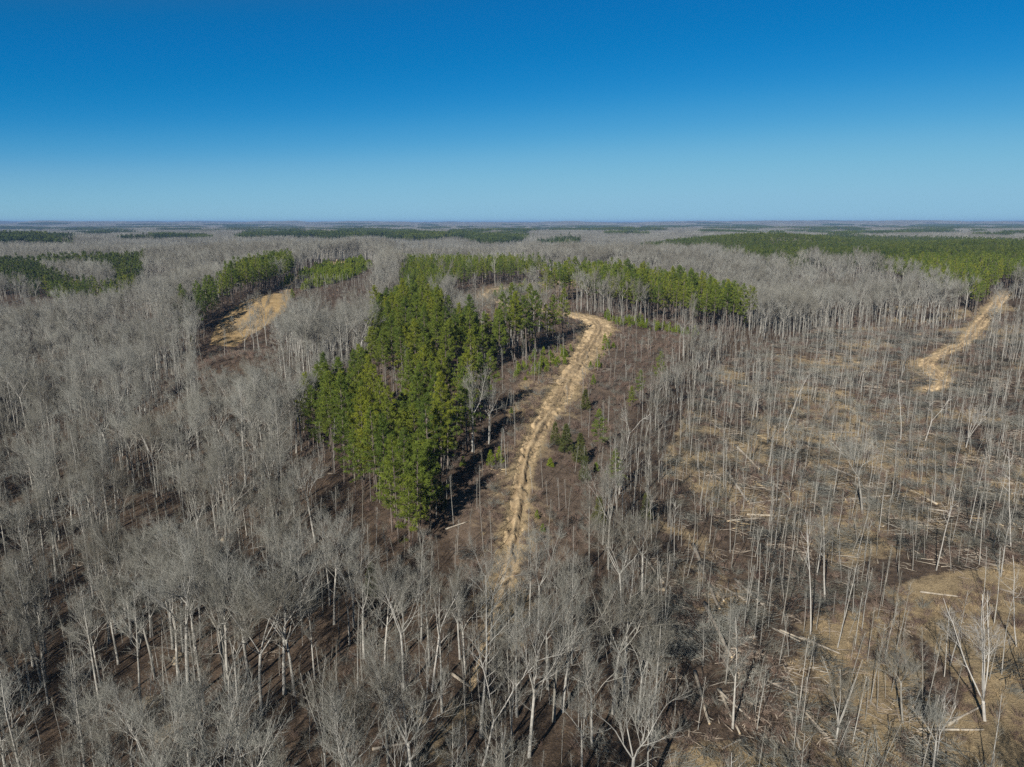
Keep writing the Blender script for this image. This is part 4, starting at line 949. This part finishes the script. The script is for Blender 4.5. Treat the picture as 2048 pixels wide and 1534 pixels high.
for i in range(len(lx)):
    L = LLEN[lp[i]]*ls[i]; c, s = math.cos(la[i]), math.sin(la[i]); za, zb = height(np.array([lx[i]-c*L*.42, lx[i]+c*L*.42]), np.array([ly[i]-s*L*.42, ly[i]+s*L*.42]))
    o = empty('felled_log', (lx[i], ly[i], (za+zb)/2+.17*ls[i]), labs[i], 'log', 'felled logs in the cutover'); o.rotation_euler = (0, -math.atan2(zb-za, L*.84), la[i]); o.scale = (ls[i],)*3
    obj('bark', LOGS[lp[i]][0], o); obj('cut_end', LOGS[lp[i]][1], o)
print('logs', len(lx))
def rock(sx, sy, sz, seed):
    import bmesh
    bm = bmesh.new(); bmesh.ops.create_icosphere(bm, subdivisions=3, radius=1)
    for v in bm.verts:
        p = np.array(v.co); k = .75+.5*float(vnoise(np.array([p[0]*1.4+seed]), np.array([p[1]*1.4+p[2]*1.9]), seed)[0]); v.co = Vector((p[0]*sx*k, p[1]*sy*k, max(p[2]*sz*k, -.25*sz)))
    me = bpy.data.meshes.new('rock'); bm.to_mesh(me); bm.free(); me.materials.append(M['rock']); return me
for k, (p, s, nm, lab) in enumerate((((300,1405),(2.6,1.3,.7),'rock_outcrop','pale sandstone outcrop among the dark leaves of the dense wood'), ((335,1462),(2.2,1.1,.55),'rock_outcrop','lower sandstone ledge below the main outcrop'), ((355,1318),(1.8,.8,.5),'rock_outcrop','upper sandstone ledge at the foot of the large forked tree'), ((447,1080),(1.2,.8,.5),'boulder','pale boulder in the middle of the dense wood'),
   ((845,1442),(.6,.5,.5),'boulder','tan boulder beside the felled branches below the split snag'), ((838,1425),(.45,.4,.35),'boulder','smaller tan boulder behind the felled branches'), ((1035,1365),(.55,.5,.5),'boulder','grey boulder between the Y-shaped tree and the fan-crowned tree'), ((845,1516),(.6,.5,.5),'boulder','orange boulder at the bottom edge beside the dark trunk'), ((1325,1180),(.7,.4,.4),'boulder','tan boulder on the slope above the fallen trunks'))):
    x0, y0, z0 = ground_px(*p); o = obj(nm, rock(*s, k+3), None, (x0, y0, z0+.05)); o.rotation_euler[2] = .5+k*.7; tag(o, lab, 'rock')
x0, y0, z0 = ground_px(674, 523.5)
G = Geo(); th = np.linspace(0, 2*math.pi, 25)[:-1]; G.tube([[-.9, 0, 1.15], [-.85, 0, 1.15], [.85, 0, 1.15], [.9, 0, 1.15]], [1.08, 1.2, 1.2, 1.08], 24)
o = obj('hay_bale', G.mesh('hay_bale', M['bale']), None, (x0, y0, z0-.03)); o.rotation_euler[2] = .5; tag(o, 'small pale round bale at the back of the reddish bare pad', 'hay bale')
u, fy, dz = px_dir(848, 450); D = 7200; x0, y0 = u*D, fy*D; z0 = float(height(np.array([x0]), np.array([y0]))[0]); HT = CAMZ+px_dir(848, 440.5)[2]*D-z0
mast = empty('radio_mast', (x0, y0, z0), 'thin lattice radio mast breaking the far horizon', 'mast'); G = Geo(); w = .9
for k in range(3):
    a = k*2.094; G.tube([[w*math.cos(a), w*math.sin(a), 0], [w*math.cos(a), w*math.sin(a), HT]], [.28, .28], 5)
for q in range(int(HT/2.5)):
    for k in range(3):
        a, b = k*2.094, (k+1)*2.094; G.tube([[w*math.cos(a), w*math.sin(a), q*2.5], [w*math.cos(b), w*math.sin(b), q*2.5+2.5]], [.1, .1], 3, False)
obj('lattice', G.mesh('lattice', M['steel']), mast); G = Geo(); G.tube([[0, 0, HT], [0, 0, HT+8]], [.2, .08], 5); obj('antenna', G.mesh('antenna', M['steel']), mast)

# ------------------------------------------------------------------ haze
def build_haze():
    zt, zb, e = 108.0, -40.0, 24000.0
    V = [(-e, -800, zb), (e, -800, zb), (e, e, zb), (-e, e, zb), (-e, -800, zt), (e, -800, zt), (e, e, zt), (-e, e, zt)]
    Q = [(3, 2, 1, 0), (4, 5, 6, 7), (0, 1, 5, 4), (1, 2, 6, 5), (2, 3, 7, 6), (3, 0, 4, 7)]
    m = bpy.data.materials.new('haze_air'); m.use_nodes = True; nt = m.node_tree; nt.nodes.clear()
    o = nt.nodes.new('ShaderNodeOutputMaterial'); v = nt.nodes.new('ShaderNodeVolumePrincipled')
    v.inputs['Color'].default_value = (.24, .42, .74, 1); v.inputs['Density'].default_value = 7e-5; v.inputs['Anisotropy'].default_value = 0.0
    nt.links.new(v.outputs[0], o.inputs['Volume'])
    ob = obj('haze', mesh_from('haze', V, None, Q, (m,))); tag(ob, kind='stuff'); return ob
build_haze()
